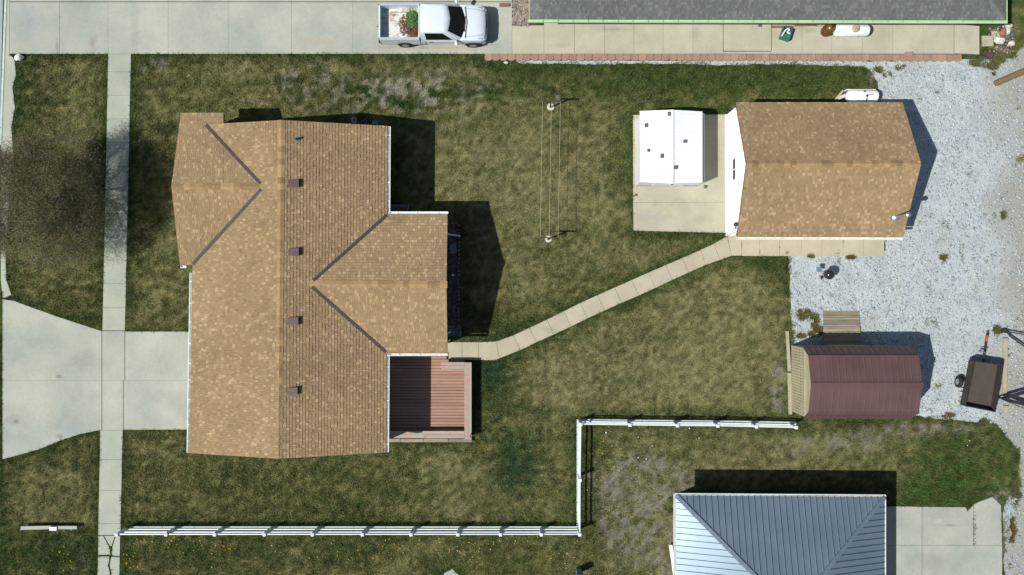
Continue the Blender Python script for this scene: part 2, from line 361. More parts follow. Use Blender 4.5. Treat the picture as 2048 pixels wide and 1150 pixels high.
slabs['shed_pad'] = ('pad', .05, [[(1265.5,230),(1453,229),(1453,404.5),(1266,405)], [(1266,405),(1453,404.5),(1453,466),(1267,461.5)]])
slabs['neighbour_driveway'] = ('drive', .045, [[(1760,1012),(1843,1013),(1843,1090),(1760,1090)], [(1844,1013),(1930,1014),(1934,1022),(1946,1010),(1946,1090),(1844,1090)], [(1947,1008),(1962,1001),(1984,993),(2001,1010),(2003,1090),(1947,1090)],
      [(1760,1090.2),(1843,1090.2),(1843,1300),(1760,1300)], [(1844,1090.2),(2003,1090.2),(2004,1300),(1844,1300)]])
slabs['concrete_patch'] = ('front', .04, [[(888,1146),(905,1137),(917,1148),(925,1190),(880,1190)]])
gutterstrip = [[(13,-140),(20,-140),(20,108),(30,118),(33,150),(26,175),(31,215),(24,255),(27,300),(22,390),(12,500),(14,560),(24,590),(6,597),(2,560),(2,285)]]
slabs['verge_concrete'] = ('front', .035, gutterstrip)
STRIP = [[(262,1051.5),(1154,1051.5),(1154,1059.5),(250,1059.5)], [(1153,838),(1161,838),(1161,1059.5),(1153,1059.5)], [(1161,837),(1592,842),(1596,848.5),(1161,845.5)]]
HARD = [p for _, _, ps in slabs.values() for p in ps] + STRIP
HARD += [[(-400,-140),(13,-140),(2,300),(-4,1300),(-400,1300)], [(970,106),(1926,108),(1926,123),(970,123)], [(1024,-140),(2040,-140),(2010,80),(1024,52)]]
BLD = [[(433,285),(790,285),(790,880),(433,880)], [(385,262),(480,262),(480,510),(385,510)], [(780,447),(892,447),(892,690),(780,690)], [(795,712),(945,726),(945,884),(795,884)],
       [(1453,229),(1755,229),(1755,466),(1453,466)], [(1586,690),(1778,690),(1778,822),(1586,822)], [(1355,985),(1700,985),(1700,1400),(1355,1400)], [(892,450),(922,450),(926,668),(892,668)]]
GRAV = [[(1715,124),(2028,116),(2050,84),(2044,-140),(2500,-140),(2500,1400),(2012,1400),(2006,1012),(2034,962),(2040,905),(2012,872),(1992,848),(1900,838),(1830,832),(1640,838),(1612,720),(1600,706),(1584,690),(1581,600),(1577,511),(1770,500),(1770,230),(1752,205),(1756,165),(1738,140)],
        [(1030,121),(1720,121),(1735,133),(1560,129),(1420,130.5),(1300,127),(1200,129),(1100,127),(1040,128)]]

# ------------------------------------------------------------------ lawn fields
RES = .1; X0, X1, Y0, Y1 = -31., 31., -19., 19.
gx, gy = np.meshgrid(np.arange(X0, X1+RES/2, RES), np.arange(Y0, Y1+RES/2, RES), indexing='ij')
qx, qy = gx*S+1024, 575-gy*S
wob = (fbm(gx*2.2, gy*2.2, 31)-.5)
hd = np.full(gx.shape, 1e9)
for p in HARD+BLD: hd = np.minimum(hd, polydist(qx, qy, p)/S)
gd = np.full(gx.shape, 1e9)
for p in GRAV: gd = np.minimum(gd, polydist(qx, qy, p)/S)
gd = gd + wob*.5
n1 = fbm(gx*.22, gy*.22, 1); n2 = fbm(gx*.9, gy*.9, 5); n3 = fbm(gx*3.2, gy*3.2, 9); n4 = fbm(gx*1.9, gy*1.9, 14); n5 = vn(gx*4.6, gy*4.6, 23)
def blob(x, y, rx, ry): return np.exp(-(((qx-x)/rx)**2+((qy-y)/ry)**2))
dry = .655+.40*(n1-.5)+.18*(n2-.5)+.52*(n3-.5)+.7*(n5-.5)+.3*(vn(gx*.7, gy*4.4, 29)-.5)
dry -= .75*np.exp(-np.clip(hd, 0, 9)/.33)+.45*np.exp(-np.clip(gd, 0, 9)/.5)
for x, y, rx, ry, a in [(1450,165,300,36,-.5),(1660,165,90,34,-.4),(1040,160,90,45,-.35),(800,195,140,32,-.4),(1030,925,50,75,-.5),(985,750,45,70,-.75),(1000,640,60,30,-.5),
      (120,1105,90,50,-.75),(540,150,170,30,.15),(1935,930,110,85,-.5),(1860,985,90,40,-.5),(430,960,190,40,-.25),(700,960,150,60,-.15),(60,220,55,100,-.3),(110,560,90,60,.0),(1230,170,150,40,-.2),
      (560,1010,220,25,-.2),(1180,900,40,60,-.35),(1190,1000,25,60,-.4),(620,1110,300,40,-.3),(1040,1110,130,40,-.2),(400,1110,150,40,-.25),(1480,640,140,120,.22),(1000,340,130,130,.18),(1400,760,140,60,.2),(1150,400,120,90,.1),
      (520,170,220,16,-.25),(970,230,60,60,-.2),(380,600,60,60,-.1),(150,900,70,40,-.2),(1100,780,80,60,.15),(900,940,60,50,.12),(1560,560,40,40,-.3),(1240,300,30,90,-.25),(1320,470,90,16,-.3),(1530,525,60,20,-.4)]:
    dry += a*blob(x, y, rx, ry)
dry = np.clip(dry, 0, 1)
bare = .9*blob(1275,1040,85,95)+.75*blob(1255,955,75,45)+.55*blob(1350,965,60,45)+.9*blob(1335,1090,26,90)+.4*blob(1700,880,160,26)+.3*blob(1640,905,110,24)+1.0*blob(1752,165,16,40)+.9*blob(1556,770,18,60)+.9*blob(2010,1060,30,70)+.8*blob(1870,855,120,12)+.6*blob(1990,1000,30,20)
bare += .5*blob(1115,196,26,10)+.2*blob(60,1120,60,30)+.15*blob(1050,1110,120,40)+.35*blob(165,1105,30,50)+.2*blob(560,1110,160,30)
bare = np.clip(bare, 0, 1); clump = sstep(.50, .60, fbm(gx*3.3, gy*3.3, 71, 2)); bare = sstep(.2, .6, bare+.5*(n4-.5)*(bare > .02))*(bare > .05)*(1-.85*clump)
preg = np.clip(blob(790,188,150,42)*1.3+.8*blob(300,130,50,16)+.6*blob(600,150,70,30), 0, 1)
pale = preg*sstep(.47, .62, .55*n4+.25*n3+.2*n5+.09*(preg-.5)); dry = dry-.25*preg*(1-pale)
cG = np.array([.052,.074,.021]); cD = np.array([.186,.172,.078]); cO = np.array([.108,.113,.041]); cB = np.array([.155,.148,.104]); cP = np.array([.30,.285,.22])
d3 = dry[..., None]
colr = np.where(d3 < .5, cG+(cO-cG)*(d3*2), cO+(cD-cO)*(d3*2-1))
blue = (blob(1030,925,55,80)+blob(990,745,40,60)+.5*blob(120,1105,100,50))[..., None]
colr = colr*(1-.8*np.clip(blue, 0, 1)*(1-d3))+np.array([.03,.062,.028])*.8*np.clip(blue, 0, 1)*(1-d3)
lush = (np.clip(blob(1935,930,120,90)+.6*blob(1850,990,90,30), 0, 1)*sstep(.3, .6, n4+.3*(n3-.5)))[..., None]*(1-d3)*.8
colr = colr*(1-lush)+np.array([.05,.098,.024])*lush
colr = colr*(1-bare[..., None])+cB*bare[..., None]
colr = colr*(1-.75*pale[..., None])+cP*.75*pale[..., None]
colr *= (.66+.68*vn(gx*5, gy*5, 77))[..., None]
grassden = np.clip(1-bare*.85, 0, 1)*(gd > -.03)*(hd > .012)*(hd < 900)
lushh = np.clip(1.15-.7*dry, .35, 1.3)

def sample(f, x, y):
    i = np.clip(((x-X0)/RES).round().astype(int), 0, gx.shape[0]-1); j = np.clip(((y-Y0)/RES).round().astype(int), 0, gx.shape[1]-1)
    return f[i, j]

# ground: one sheet, fine inside the garden, coarse to the horizon
ax = np.concatenate([[-900,-300,-120,-60], np.arange(-30.6, 30.61, .2), [60,120,300,900]])
ay = np.concatenate([[-900,-300,-120,-50], np.arange(-18.6, 18.61, .2), [50,120,300,900]])
ggx, ggy = np.meshgrid(ax, ay, indexing='ij')
gc = sample(colr, ggx.ravel(), ggy.ravel())*.9
gz = (fbm(ggx*.5, ggy*.5, 3)-.5)*.03*(np.abs(ggx) < 31)*(np.abs(ggy) < 19)
nh = sample(hd, ggx.ravel(), ggy.ravel()).reshape(ggx.shape)
gz = np.where(nh < .25, np.minimum(gz, 0), gz)
nx, ny = ggx.shape; idx = np.arange(nx*ny).reshape(nx, ny)
f = np.stack([idx[:-1,:-1], idx[1:,:-1], idx[1:,1:], idx[:-1,1:]], -1).reshape(-1, 4)
o = npobj('ground', np.c_[ggx.ravel(), ggy.ravel(), gz.ravel()], f, M['ground'], cols=gc, smooth=True); tag(o, kind='structure')

# slabs with recessed joints, each slab a piece of its walk
def slab(poly, z, m, parent, name='slab', g=.013, th=.14, dz=0):
    pts = [P(x, y, 0) for x, y in poly]
    area = sum(pts[i].x*pts[(i+1) % len(pts)].y-pts[(i+1) % len(pts)].x*pts[i].y for i in range(len(pts)))
    if area < 0: pts = pts[::-1]
    n = len(pts); top = []; mid = []
    for i in range(n):
        a, b, c = pts[i-1], pts[i], pts[(i+1) % n]
        e1, e2 = (b-a).normalized(), (c-b).normalized()
        n1_, n2_ = Vector((-e1.y, e1.x, 0)), Vector((-e2.y, e2.x, 0)); bis = (n1_+n2_)
        bis = bis/max(.3, bis.length_squared/2) if bis.length > 1e-4 else n1_
        mid.append(b+bis*g*.5+Vector((0, 0, z-.008+dz))); top.append(b+bis*(g*.5+min(.008,g*.6))+Vector((0, 0, z+dz)))
    mb = MB(); bot = [p-Vector((0, 0, th)) for p in mid]
    vs = top+mid+bot; fs = [tuple(range(n))]
    for k in range(2): fs += [(k*n+i, (k+1)*n+i, (k+1)*n+(i+1) % n, k*n+(i+1) % n) for i in range(n)]
    mb.add(vs, fs); return mb.build(name, M[m], parent)
for nm, (m, z, ps) in slabs.items():
    base = P(sum(p[0] for p in ps[0])/len(ps[0]), sum(p[1] for p in ps[0])/len(ps[0]))
    if nm == 'walkway_raised': par = walk_root
    else: par = STR(nm, base)
    if nm == 'walkway': walk_root = par
    for p in ps: slab(p, z, m, par, g={'driveway': .006, 'walkway': .011, 'garden_path': .012, 'garage_driveway': .003, 'neighbour_driveway': .004, 'sidewalk': .011, 'shed_pad': .009}.get(nm, .02), dz=random.uniform(-.004, .004))
# lip along the lawn side of the big driveway
lip = MB(); lip.prism([P(290, 99.2)+Vector((0,0,.056)), P(948, 99.2)+Vector((0,0,.056)), P(948, 101)+Vector((0,0,.056)), P(290, 101)+Vector((0,0,.056))], .012)
lip.build('edge_band', M['walk'], bpy.data.objects['driveway'])

# street and kerb
o = MB().prism([P(-900,-400), P(9,-400), P(9,-100), P(-1,290), P(-4,600), P(-4,1600), P(-900,1600)], .2)
o.v = [(x, y, z+.02) for x, y, z in o.v]; tag(o.build('street', M['road']), kind='structure')
kerb = STR('kerb', P(8, 100))
ks = [(-140,-60),(-60,25),(25,140),(140,255),(255,290)]
for a, b in ks:
    f0 = lambda y: 13-(y)*.0365
    slab([(f0(a)-3.2, a), (f0(a)+2.2, a), (f0(b)+2.2, b), (f0(b)-3.2, b)], .06, 'kerb', kerb, name='kerb_stone', g=.02, th=.3)

# gravel
def jag(poly, amp, step=14, seed=0):
    out = []; r = random.Random(seed)
    for i in range(len(poly)):
        a, b = poly[i], poly[(i+1) % len(poly)]; L_ = math.hypot(b[0]-a[0], b[1]-a[1]); n = max(1, min(60, int(L_/step)))
        for k in range(n):
            t = k/n; out.append((a[0]+(b[0]-a[0])*t+r.uniform(-amp, amp), a[1]+(b[1]-a[1])*t+r.uniform(-amp, amp)))
    return out
def sheet(name, poly, z, m, th=None):
    bm = bmesh.new(); vs = [bm.verts.new(P(x, y, 0)+Vector((0, 0, z))) for x, y in poly]; fc = bm.faces.new(vs)
    bmesh.ops.triangulate(bm, faces=[fc]); bmesh.ops.recalc_face_normals(bm, faces=bm.faces)
    for q in bm.faces:
        if q.normal.z < 0: q.normal_flip()
    me = bpy.data.meshes.new(name); bm.to_mesh(me); bm.free(); me.materials.append(m)
    o = bpy.data.objects.new(name, me); COL.objects.link(o); reg(o, (0,0,0)); tag(o, kind='structure'); return o
def gravel_mat():
    m = mat('gravel', lin(172,181,182,K), lin(196,203,202,K), scale=1.1, detail=9, fine=.3, fscale=14, bump=.5, bscale=30, rough=.95)
    n = m.node_tree.nodes; L = m.node_tree.links; b = n['Principled BSDF']; src = b.inputs['Base Color'].links[0].from_socket
    g = n.new('ShaderNodeNewGeometry'); sx = n.new('ShaderNodeSeparateXYZ'); L.new(g.outputs['Position'], sx.inputs[0])
    nz = n.new('ShaderNodeTexNoise'); nz.inputs['Scale'].default_value = .35; nz.inputs['Detail'].default_value = 6; L.new(g.outputs['Position'], nz.inputs['Vector'])
    ad = n.new('ShaderNodeMath'); ad.operation = 'MULTIPLY_ADD'; L.new(nz.outputs[0], ad.inputs[0]); ad.inputs[1].default_value = 5.; L.new(sx.outputs[0], ad.inputs[2])
    mr = n.new('ShaderNodeMapRange'); L.new(ad.outputs[0], mr.inputs[0]); mr.inputs[1].default_value = 27.6; mr.inputs[2].default_value = 29.2
    mx = n.new('ShaderNodeMix'); mx.data_type = 'RGBA'; L.new(mr.outputs[0], mx.inputs[0]); L.new(src, mx.inputs[6]); mx.inputs[7].default_value = lin(162,163,152,K)
    # sandy wear patches
    n2_ = n.new('ShaderNodeTexNoise'); n2_.inputs['Scale'].default_value = .55; n2_.inputs['Detail'].default_value = 8; n2_.inputs['Roughness'].default_value = .7; L.new(g.outputs['Position'], n2_.inputs['Vector'])
    mr2 = n.new('ShaderNodeMapRange'); L.new(n2_.outputs[0], mr2.inputs[0]); mr2.inputs[1].default_value = .53; mr2.inputs[2].default_value = .70; mr2.inputs[4].default_value = .7
    mx2 = n.new('ShaderNodeMix'); mx2.data_type = 'RGBA'; L.new(mr2.outputs[0], mx2.inputs[0]); L.new(mx.outputs[2], mx2.inputs[6]); mx2.inputs[7].default_value = lin(156,158,148,K)
    L.new(mx2.outputs[2], b.inputs['Base Color']); return m
M['gravel'] = gravel_mat()
sheet('gravel_yard', jag(GRAV[0], 2.2, 9, 1), .022, M['gravel'])
sheet('gravel_strip', jag(GRAV[1], 1.6, 12, 2), .026, M['gravel'])
sheet('rock_bed', [(1025,-140),(1075,-140),(1075,52),(1025,51)], .02, M['soil'])
sheet('flower_bed', [(888,447),(914,447),(914,650),(888,650)], .03, M['soil'])

def stones(name, n, box, test, r0, r1, m, z=.02, flat=.6, parent=None):
    x = rng.uniform(box[0], box[2], n); y = rng.uniform(box[1], box[3], n); k = test(x, y); x, y = x[k], y[k]; n = len(x)
    r = rng.uniform(r0, r1, n)*rng.uniform(.7, 1.2, n); a = rng.uniform(0, 6.28, n)
    base = np.array([(1,0,0),(0,1,0),(-1,0,0),(0,-1,0),(.1,.1,1),(-.1,0,-.6)]); fs = np.array([(0,1,4),(1,2,4),(2,3,4),(3,0,4),(1,0,5),(2,1,5),(3,2,5),(0,3,5)])
    v = base[None]*np.stack([r*rng.uniform(.7,1.3,n), r*rng.uniform(.7,1.3,n), r*flat], -1)[:, None, :]
    v = v*rng.uniform(.75, 1.25, v.shape); c, s = np.cos(a)[:, None], np.sin(a)[:, None]
    vx = v[...,0]*c-v[...,1]*s+x[:, None]; vy = v[...,0]*s+v[...,1]*c+y[:, None]; vz = v[...,2]+z+.3*r[:, None]*flat
    V = np.stack([vx, vy, vz], -1).reshape(-1, 3); F = (fs[None]+6*np.arange(n)[:, None, None]).reshape(-1, 3)
    return tag(npobj(name, V, F, m, parent=parent), kind='stuff')
onhard = lambda x, y: sample(hd, x, y) > .03
g_in = lambda x, y: (sample(gd, x, y) < -.06) & onhard(x, y)
tag(stones('gravel_stones', 60000, (1., -16, 28.5, 12.3), g_in, .02, .065, M['stone'], z=.02), 'loose pale grey gravel stones covering the yard on the right', 'gravel')
tag(stones('river_stones', 2600, (.05, 13.95, .95, 17), lambda x, y: (x < .93), .04, .085, M['riverrock'], z=.03), 'mixed brown river stones beside the grey roofed house', 'stones')
tag(stones('bed_stones', 1500, P(893,648).x and (P(893,648).x, P(893,648).y, P(913,448).x, P(893,448).y), lambda x, y: x > -99, .03, .07, M['bedrock'], z=.035), 'dark stones filling the narrow bed along the house wall', 'stones')

# grass blades
def blades(name, n, box, dens, hgt, colf, m, wid=(.014, .04), cvar=(.5, 1.55), xy=None):
    x, y = xy if xy is not None else (rng.uniform(box[0], box[2], n), rng.uniform(box[1], box[3], n)); n = len(x)
    cl = fbm(x*5, y*5, 55, 3)
    k = rng.random(n) < dens(x, y)*(.45+1.1*cl); x, y, cl = x[k], y[k], cl[k]; n = len(x)
    a = rng.uniform(0, 6.283, n); h = hgt(x, y)*rng.uniform(.5, 1.2, n)*(.6+.8*cl); l = h*rng.uniform(.3, 1.3, n); w = rng.uniform(wid[0], wid[1], n)
    ca, sa = np.cos(a), np.sin(a)
    b0 = np.stack([x-sa*w/2, y+ca*w/2, np.zeros(n)], -1); b1 = np.stack([x+sa*w/2, y-ca*w/2, np.zeros(n)], -1); t = np.stack([x+ca*l, y+sa*l, h], -1)
    V = np.stack([b0, b1, t], 1).reshape(-1, 3); F = np.arange(3*n).reshape(n, 3)
    c = colf(x, y)*rng.uniform(cvar[0], cvar[1], (n, 1)); C = np.repeat(c, 3, 0)
    return tag(npobj(name, V, F, m, cols=C), kind='stuff')
tag(blades('grass', 1500000, (-28, -16, 28, 13.2), lambda x, y: sample(grassden, x, y), lambda x, y: .105*sample(lushh, x, y), lambda x, y: sample(colr, x, y)*1.12, M['grass']),
    'patchy olive and brown spring lawn around the houses', 'grass')
# weeds in the gravel
wp = [(1950,126,12,8),(1985,133,13,7),(1990,104,8,10),(2000,112,8,8),(1608,628,16,12),(1628,640,9,14),(1635,660,12,9),(1602,672,9,6),(1622,668,7,5),(1960,120,9,7),(1975,128,14,8),(1995,95,8,10),(1990,118,12,12),(1965,100,8,6),(1955,785,10,7),(2014,705,6,9),(1993,660,9,9),(1966,845,9,8),(1985,148,4,3),(1903,112,5,4),(1838,102,6,4),
      (1755,140,10,5),(1775,150,9,6),(1795,135,6,4),(2038,60,4,26),(2005,430,5,9),(1888,515,10,6),(1640,60,0,0),(1683,484,3,5),(1570,505,8,4),(1620,512,8,3),(1700,514,9,3),(2005,120,7,6),(1580,675,6,14),(1586,800,6,30),(2030,980,10,30),(2022,1060,8,26),(1895,830,16,5),(1470,470,5,3)]
def weedden(x, y):
    d = np.zeros_like(x); X = x*S+1024; Y = 575-y*S
    for a, b, rx, ry in wp:
        if rx: d = np.maximum(d, np.exp(-(((X-a)/rx)**2+((Y-b)/ry)**2)**2))
    sp = vn(x*2.3, y*2.3, 91) ; sp2 = fbm(x*.4, y*.4, 92)
    north = (Y < 330)*(X > 1745)*1.2+.3
    d = np.maximum(d, ((sp > .88)*(sp2 > .38)*north))
    return d*(fbm(x*4, y*4, 93) > .42)*(sample(gd, x, y) < .2)
wpp = np.array([w for w in wp if w[2]], float); pk_ = rng.choice(len(wpp), 70000, p=(wpp[:,2]*wpp[:,3]+18)/(wpp[:,2]*wpp[:,3]+18).sum()); wq = wpp[pk_]
wx = np.concatenate([(wq[:,0]+rng.normal(0,.62,70000)*wq[:,2]-1024)/S, rng.uniform(14, 28, 500000)]); wy = np.concatenate([(575-wq[:,1]+rng.normal(0,.62,70000)*wq[:,3])/S, rng.uniform(-15, 13.2, 500000)])
tag(blades('weeds', 0, None, weedden, lambda x, y: .11+0*x, lambda x, y: np.stack([.085+.06*vn(x, y, 4), .10+.03*vn(x, y, 6), .04+0*x], -1), M['grass'], wid=(.02, .05), xy=(wx, wy)),
    'scattered green and brown weeds growing through the gravel', 'weeds')
# dandelions and pale scraps in the lawn south of the fence
def specks(name, n, regs, r, m, label, cat):
    mb = MB(); rr = random.Random(n)
    for _ in range(n):
        x, y, rx, ry = rr.choice(regs); px_, py_ = rr.gauss(x, rx), rr.gauss(y, ry); p = P(px_, py_); q = r*rr.uniform(.6, 1.4)
        if sample(hd, np.array([p.x]), np.array([p.y]))[0] < .05: continue
        mb.rock((p.x, p.y, .06), q, (1, 1, .4), rr.random(), 5)
    return tag(mb.build(name, m), label, cat, kind='stuff')
specks('dandelions', 230, [(340,1082,40,8),(420,1085,50,10),(470,1100,60,15),(120,1115,15,12),(960,1095,70,14),(1040,1085,60,10),(1150,1100,25,18),(820,1090,60,14),(650,1105,80,18),(270,1110,20,20),(1230,935,30,30)], .028, M['flower'], 'tiny yellow dandelions dotted through the lawn beyond the white fence', 'dandelions')
specks('white_scraps', 26, [(1260,960,60,60),(1190,1090,40,30),(1780,960,60,50),(1700,1000,10,6),(900,1100,80,20),(1300,900,80,30),(1930,880,40,20)], .03, M['litter'], 'tiny white scraps and pebbles scattered over the lawns', 'scraps')

# red block border: pieces of one border
border = T('block_border', 'long edging row of reddish scalloped concrete blocks below the walkway', 'edging', P(1448, 116))
bw = 15.35/S; bm_ = MB(); pts = []
wb, db = bw*.5-.008, .36
out = [(-wb, db/2), (wb, db/2), (wb, -db*.28), (wb*.55, -db*.46), (0, -db*.52), (-wb*.55, -db*.46), (-wb, -db*.28)]
bm_.prism([Vector((x, y, .13)) for x, y in out][::-1], .14)
bme = bm_.mesh('block', M['paver'])
for i in range(62):
    p = P(977+i*15.35, 115.6+i*.02); inst('block', bme, (p.x, p.y, random.uniform(-.012, .006)), border, (random.uniform(-.02,.02), random.uniform(-.02,.02), random.uniform(-.05,.05)))
p = P(1815, 114); inst('block', bme, (p.x, p.y, .1), border, (0, .02, .06), (1.0, 1.25, .7))

# ------------------------------------------------------------------ roofs
def clip(poly, cp):
    for i in range(len(cp)):
        a, b = cp[i], cp[(i+1) % len(cp)]; out = []
        ins = lambda p: (b[0]-a[0])*(p[1]-a[1])-(b[1]-a[1])*(p[0]-a[0]) >= -1e-9
        for k in range(len(poly)):
            p, q = poly[k-1], poly[k]; ip, iq = ins(p), ins(q)
            if ip != iq:
                d1 = (b[0]-a[0])*(p[1]-a[1])-(b[1]-a[1])*(p[0]-a[0]); d2 = (b[0]-a[0])*(q[1]-a[1])-(b[1]-a[1])*(q[0]-a[0]); t = d1/(d1-d2)
                out.append((p[0]+(q[0]-p[0])*t, p[1]+(q[1]-p[1])*t))
            if iq: out.append(q)
        poly = out
        if len(poly) < 3: return []
    return poly
def slope(pts, mb, exp=.15, tabw=(.08, .15), t=.02, under=None, seed=0, eave=None):
    """pts: planar polygon, first edge = eave. Shingles go to mb, sheathing to under."""
    rr = random.Random(seed); A, B = eave or (pts[0], pts[1]); u = (B-A).normalized(); n = Vector((0, 0, 0))
    for i in range(len(pts)):
        n += (pts[i]-A).cross(pts[(i+1) % len(pts)]-A)
    n.normalize(); n = n if n.z > 0 else -n
    v = n.cross(u).normalized()
    C = sum(pts, Vector())/len(pts)
    if (C-A).dot(v) < 0: v = -v
    uv = [((p-A).dot(u), (p-A).dot(v)) for p in pts]
    ar = sum(uv[i][0]*uv[(i+1) % len(uv)][1]-uv[(i+1) % len(uv)][0]*uv[i][1] for i in range(len(uv)))
    cp = uv if ar > 0 else uv[::-1]
    if under is not None: under.prism([p-n*.012 for p in pts], -n*.13)
    umin, umax = min(p[0] for p in uv), max(p[0] for p in uv); vmax = max(p[1] for p in uv); k = 0; vv = 0.
    while vv < vmax:
        x = umin-rr.uniform(0, .3); off = 0
        while x < umax:
            w = rr.uniform(*tabw); hh = t*(1.0 if rr.random() < .6 else 1.6); du = rr.uniform(-.008, .008)
            rect = [(x+.003, vv+du), (x+w-.003, vv+du), (x+w-.003, vv+exp+.02), (x+.003, vv+exp+.02)]
            q = clip(rect, cp)
            if len(q) >= 3:
                vs = []; m = len(q)
                for a, b in q:
                    s = 1-(b-vv)/(exp+.02); vs.append(A+u*a+v*b+n*(.003+hh*max(0., s)))
                bt = [A+u*a+v*b-n*.004 for a, b in q]
                fs = [tuple(range(m))]
                for i in range(m):
                    a, b = q[i], q[(i+1) % m]
                    if min(a[1], b[1]) > vv+exp: continue
                    fs.append((i, m+i, m+(i+1) % m, (i+1) % m))
                mb.add(vs+bt, fs)
            x += w
        vv += exp; k += 1
    return n
def fastbuild(mb, name, m, parent, kind=None):
    org = ORG[parent.name]; me = bpy.data.meshes.new(name); me.from_pydata([tuple(Vector(v)-org) for v in mb.v], [], mb.f); me.materials.append(m)
    o = bpy.data.objects.new(name, me); COL.objects.link(o); o.parent = parent; reg(o, org)
    if kind: o['kind'] = kind
    return o
def caps(a, b, parent, slopeang, m, pitch=.3, wid=.34, name='ridge_cap'):
    d = (b-a); L_ = d.length; d.normalize(); n = int(L_/pitch); hw = wid/2; dr = hw*math.tan(slopeang)
    mb = MB(); l = pitch+.05
    top = [(0,-hw,.012-dr),(0,0,.022),(0,hw,.012-dr),(l,-hw,.004-dr),(l,0,.008),(l,hw,.004-dr)]
    vs = top+[(x, y, z-.02) for x, y, z in top]
    mb.add(vs, [(0,3,4,1),(1,4,5,2),(0,1,7,6),(1,2,8,7),(6,7,10,9),(7,8,11,10),(0,6,9,3),(2,5,11,8),(3,9,10,4),(4,10,11,5)])
    me = mb.mesh(name, m); rot = Matrix((d, Vector((0,0,1)).cross(d).normalized(), d.cross(Vector((0,0,1)).cross(d).normalized()))).transposed().to_euler()
    for i in range(n):
        inst(name, me, a+d*(i*pitch)+Vector((0, 0, .016)), parent, rot)
def gutter(a, b, outv, parent, m, w=.11, h=.1, strap=.9, drop=.02, seed=0):
    """open channel under an eave edge from a to b, outv = unit outward"""
    o = Vector(outv); mb = MB(); a = Vector(a); b = Vector(b); z = Vector((0, 0, -drop)); d = (b-a).normalized()
    back = o*.012; front = o*w
    mb.bar(a+back+z-Vector((0,0,h/2)), b+back+z-Vector((0,0,h/2)), .012, h)
    mb.bar(a+front+z-Vector((0,0,h/2)), b+front+z-Vector((0,0,h/2)), .03, h)
    mb.bar(a+o*w*.5+z-Vector((0,0,h)), b+o*w*.5+z-Vector((0,0,h)), w*.9, .012)
    for e in (a, b): mb.bar(e+o*.02+z-Vector((0,0,h/2)), e+o*w+z-Vector((0,0,h/2)), .014, h*.98)
    L_ = (b-a).length; n = max(1, int(L_/strap)); rr = random.Random(seed)
    for i in range(n):
        p = a+d*(L_*(i+.5)/n+rr.uniform(-.15, .15)); mb.bar(p+o*.018+z-Vector((0,0,.004)), p+o*(w-.016)+z-Vector((0,0,.004)), .035, .006)
    return mb.build('gutter', m, parent)

# ---- main house
ze, zr = 2.75, 4.2
house = T('house', 'large tan shingled house with two cross gables in the middle of the lot', 'house', P(600, 580))
zw = ze+.75*(zr-ze)
E_n, E_s = P(775,252,ze), P(772,905,ze); W_n, W_s = P(392,250,ze), P(378,906,ze); R_n, R_s = P(563,240,zr), P(557,917,zr)
roof_deck = MB(); sh = MB()
slope([E_s, E_n, R_n, R_s], sh, under=roof_deck, seed=1)
slope([W_n, W_s, R_s, R_n], sh, under=roof_deck, seed=2)
we_n0, we_n1 = P(362,226,ze), P(447,226,ze); wr0, wr1 = P(343,373,zw), P(530,373,zw); we_s0, we_s1 = P(360,530,ze), P(398,530,ze)
# north slope of the west wing: planar, cut at the end of its eave
def onplane(px_, py_, a, b, c):           # point on the plane abc seen at that photo pixel direction
    n = (b-a).cross(c-a); d0 = P(px_, py_, 0)-Vector((0, 0, H)); o = Vector((0, 0, H)); t = n.dot(a-o)/n.dot(d0); return o+d0*t
pn_ = (we_n0, we_n1, wr0)
slope([we_n0, we_n1, onplane(447, 373, *pn_), wr0], sh, under=roof_deck, seed=3)
slope([onplane(447.3, 373, *pn_), onplane(531, 373, *pn_), onplane(447.3, 246.5, *pn_)], sh, under=roof_deck, seed=33, eave=(we_n0, we_n1))
pl = (we_s0, we_s1, wr0)
slope([we_s0, we_s1, onplane(530, 373, *pl), wr0], sh, under=roof_deck, seed=4)
ee_n0, ee_n1 = P(760,429,ze), P(895,429,ze); er0, er1 = P(615,567,zw), P(893,569,zw); ee_s0, ee_s1 = P(760,706,ze), P(895,706,ze)
slope([ee_n0, ee_n1, er1, onplane(615, 567, ee_n0, ee_n1, er1)], sh, under=roof_deck, seed=5)
slope([ee_s0, ee_s1, er1, onplane(615, 567, ee_s0, ee_s1, er1)], sh, under=roof_deck, seed=6)
roof = fastbuild(roof_deck, 'roof', M['deckb'], house)
fastbuild(sh, 'shingles', M['shingle'], roof, 'stuff')
ang = math.atan((zr-ze)/5.0)
caps(R_s, R_n, roof, ang, M['cap']); caps(wr0, P(522,373,zw), roof, ang, M['cap']); caps(P(620,567,zw), er1, roof, ang, M['cap'])
def flash(a, b, w=.15):
    mb = MB(); a = Vector(a); b = Vector(b); up = Vector((0,0,.075)); d = (b-a).normalized(); r = d.cross(Vector((0,0,1))).normalized()*w/2
    mb.prism([a+r+up, b+r+up, b-r+up, a-r+up], .03); mb.build('valley', M['valley'], house)
mainW = (W_n, W_s, R_s); mainE = (E_s, E_n, R_n)
flash(onplane(412,250,*mainW), onplane(521,367,*mainW)); flash(onplane(386,528,*mainW), onplane(522,380,*mainW))
flash(onplane(773,431,*mainE), onplane(627,561,*mainE)); flash(onplane(772,704,*mainE), onplane(625,574,*mainE))
wl = MB()
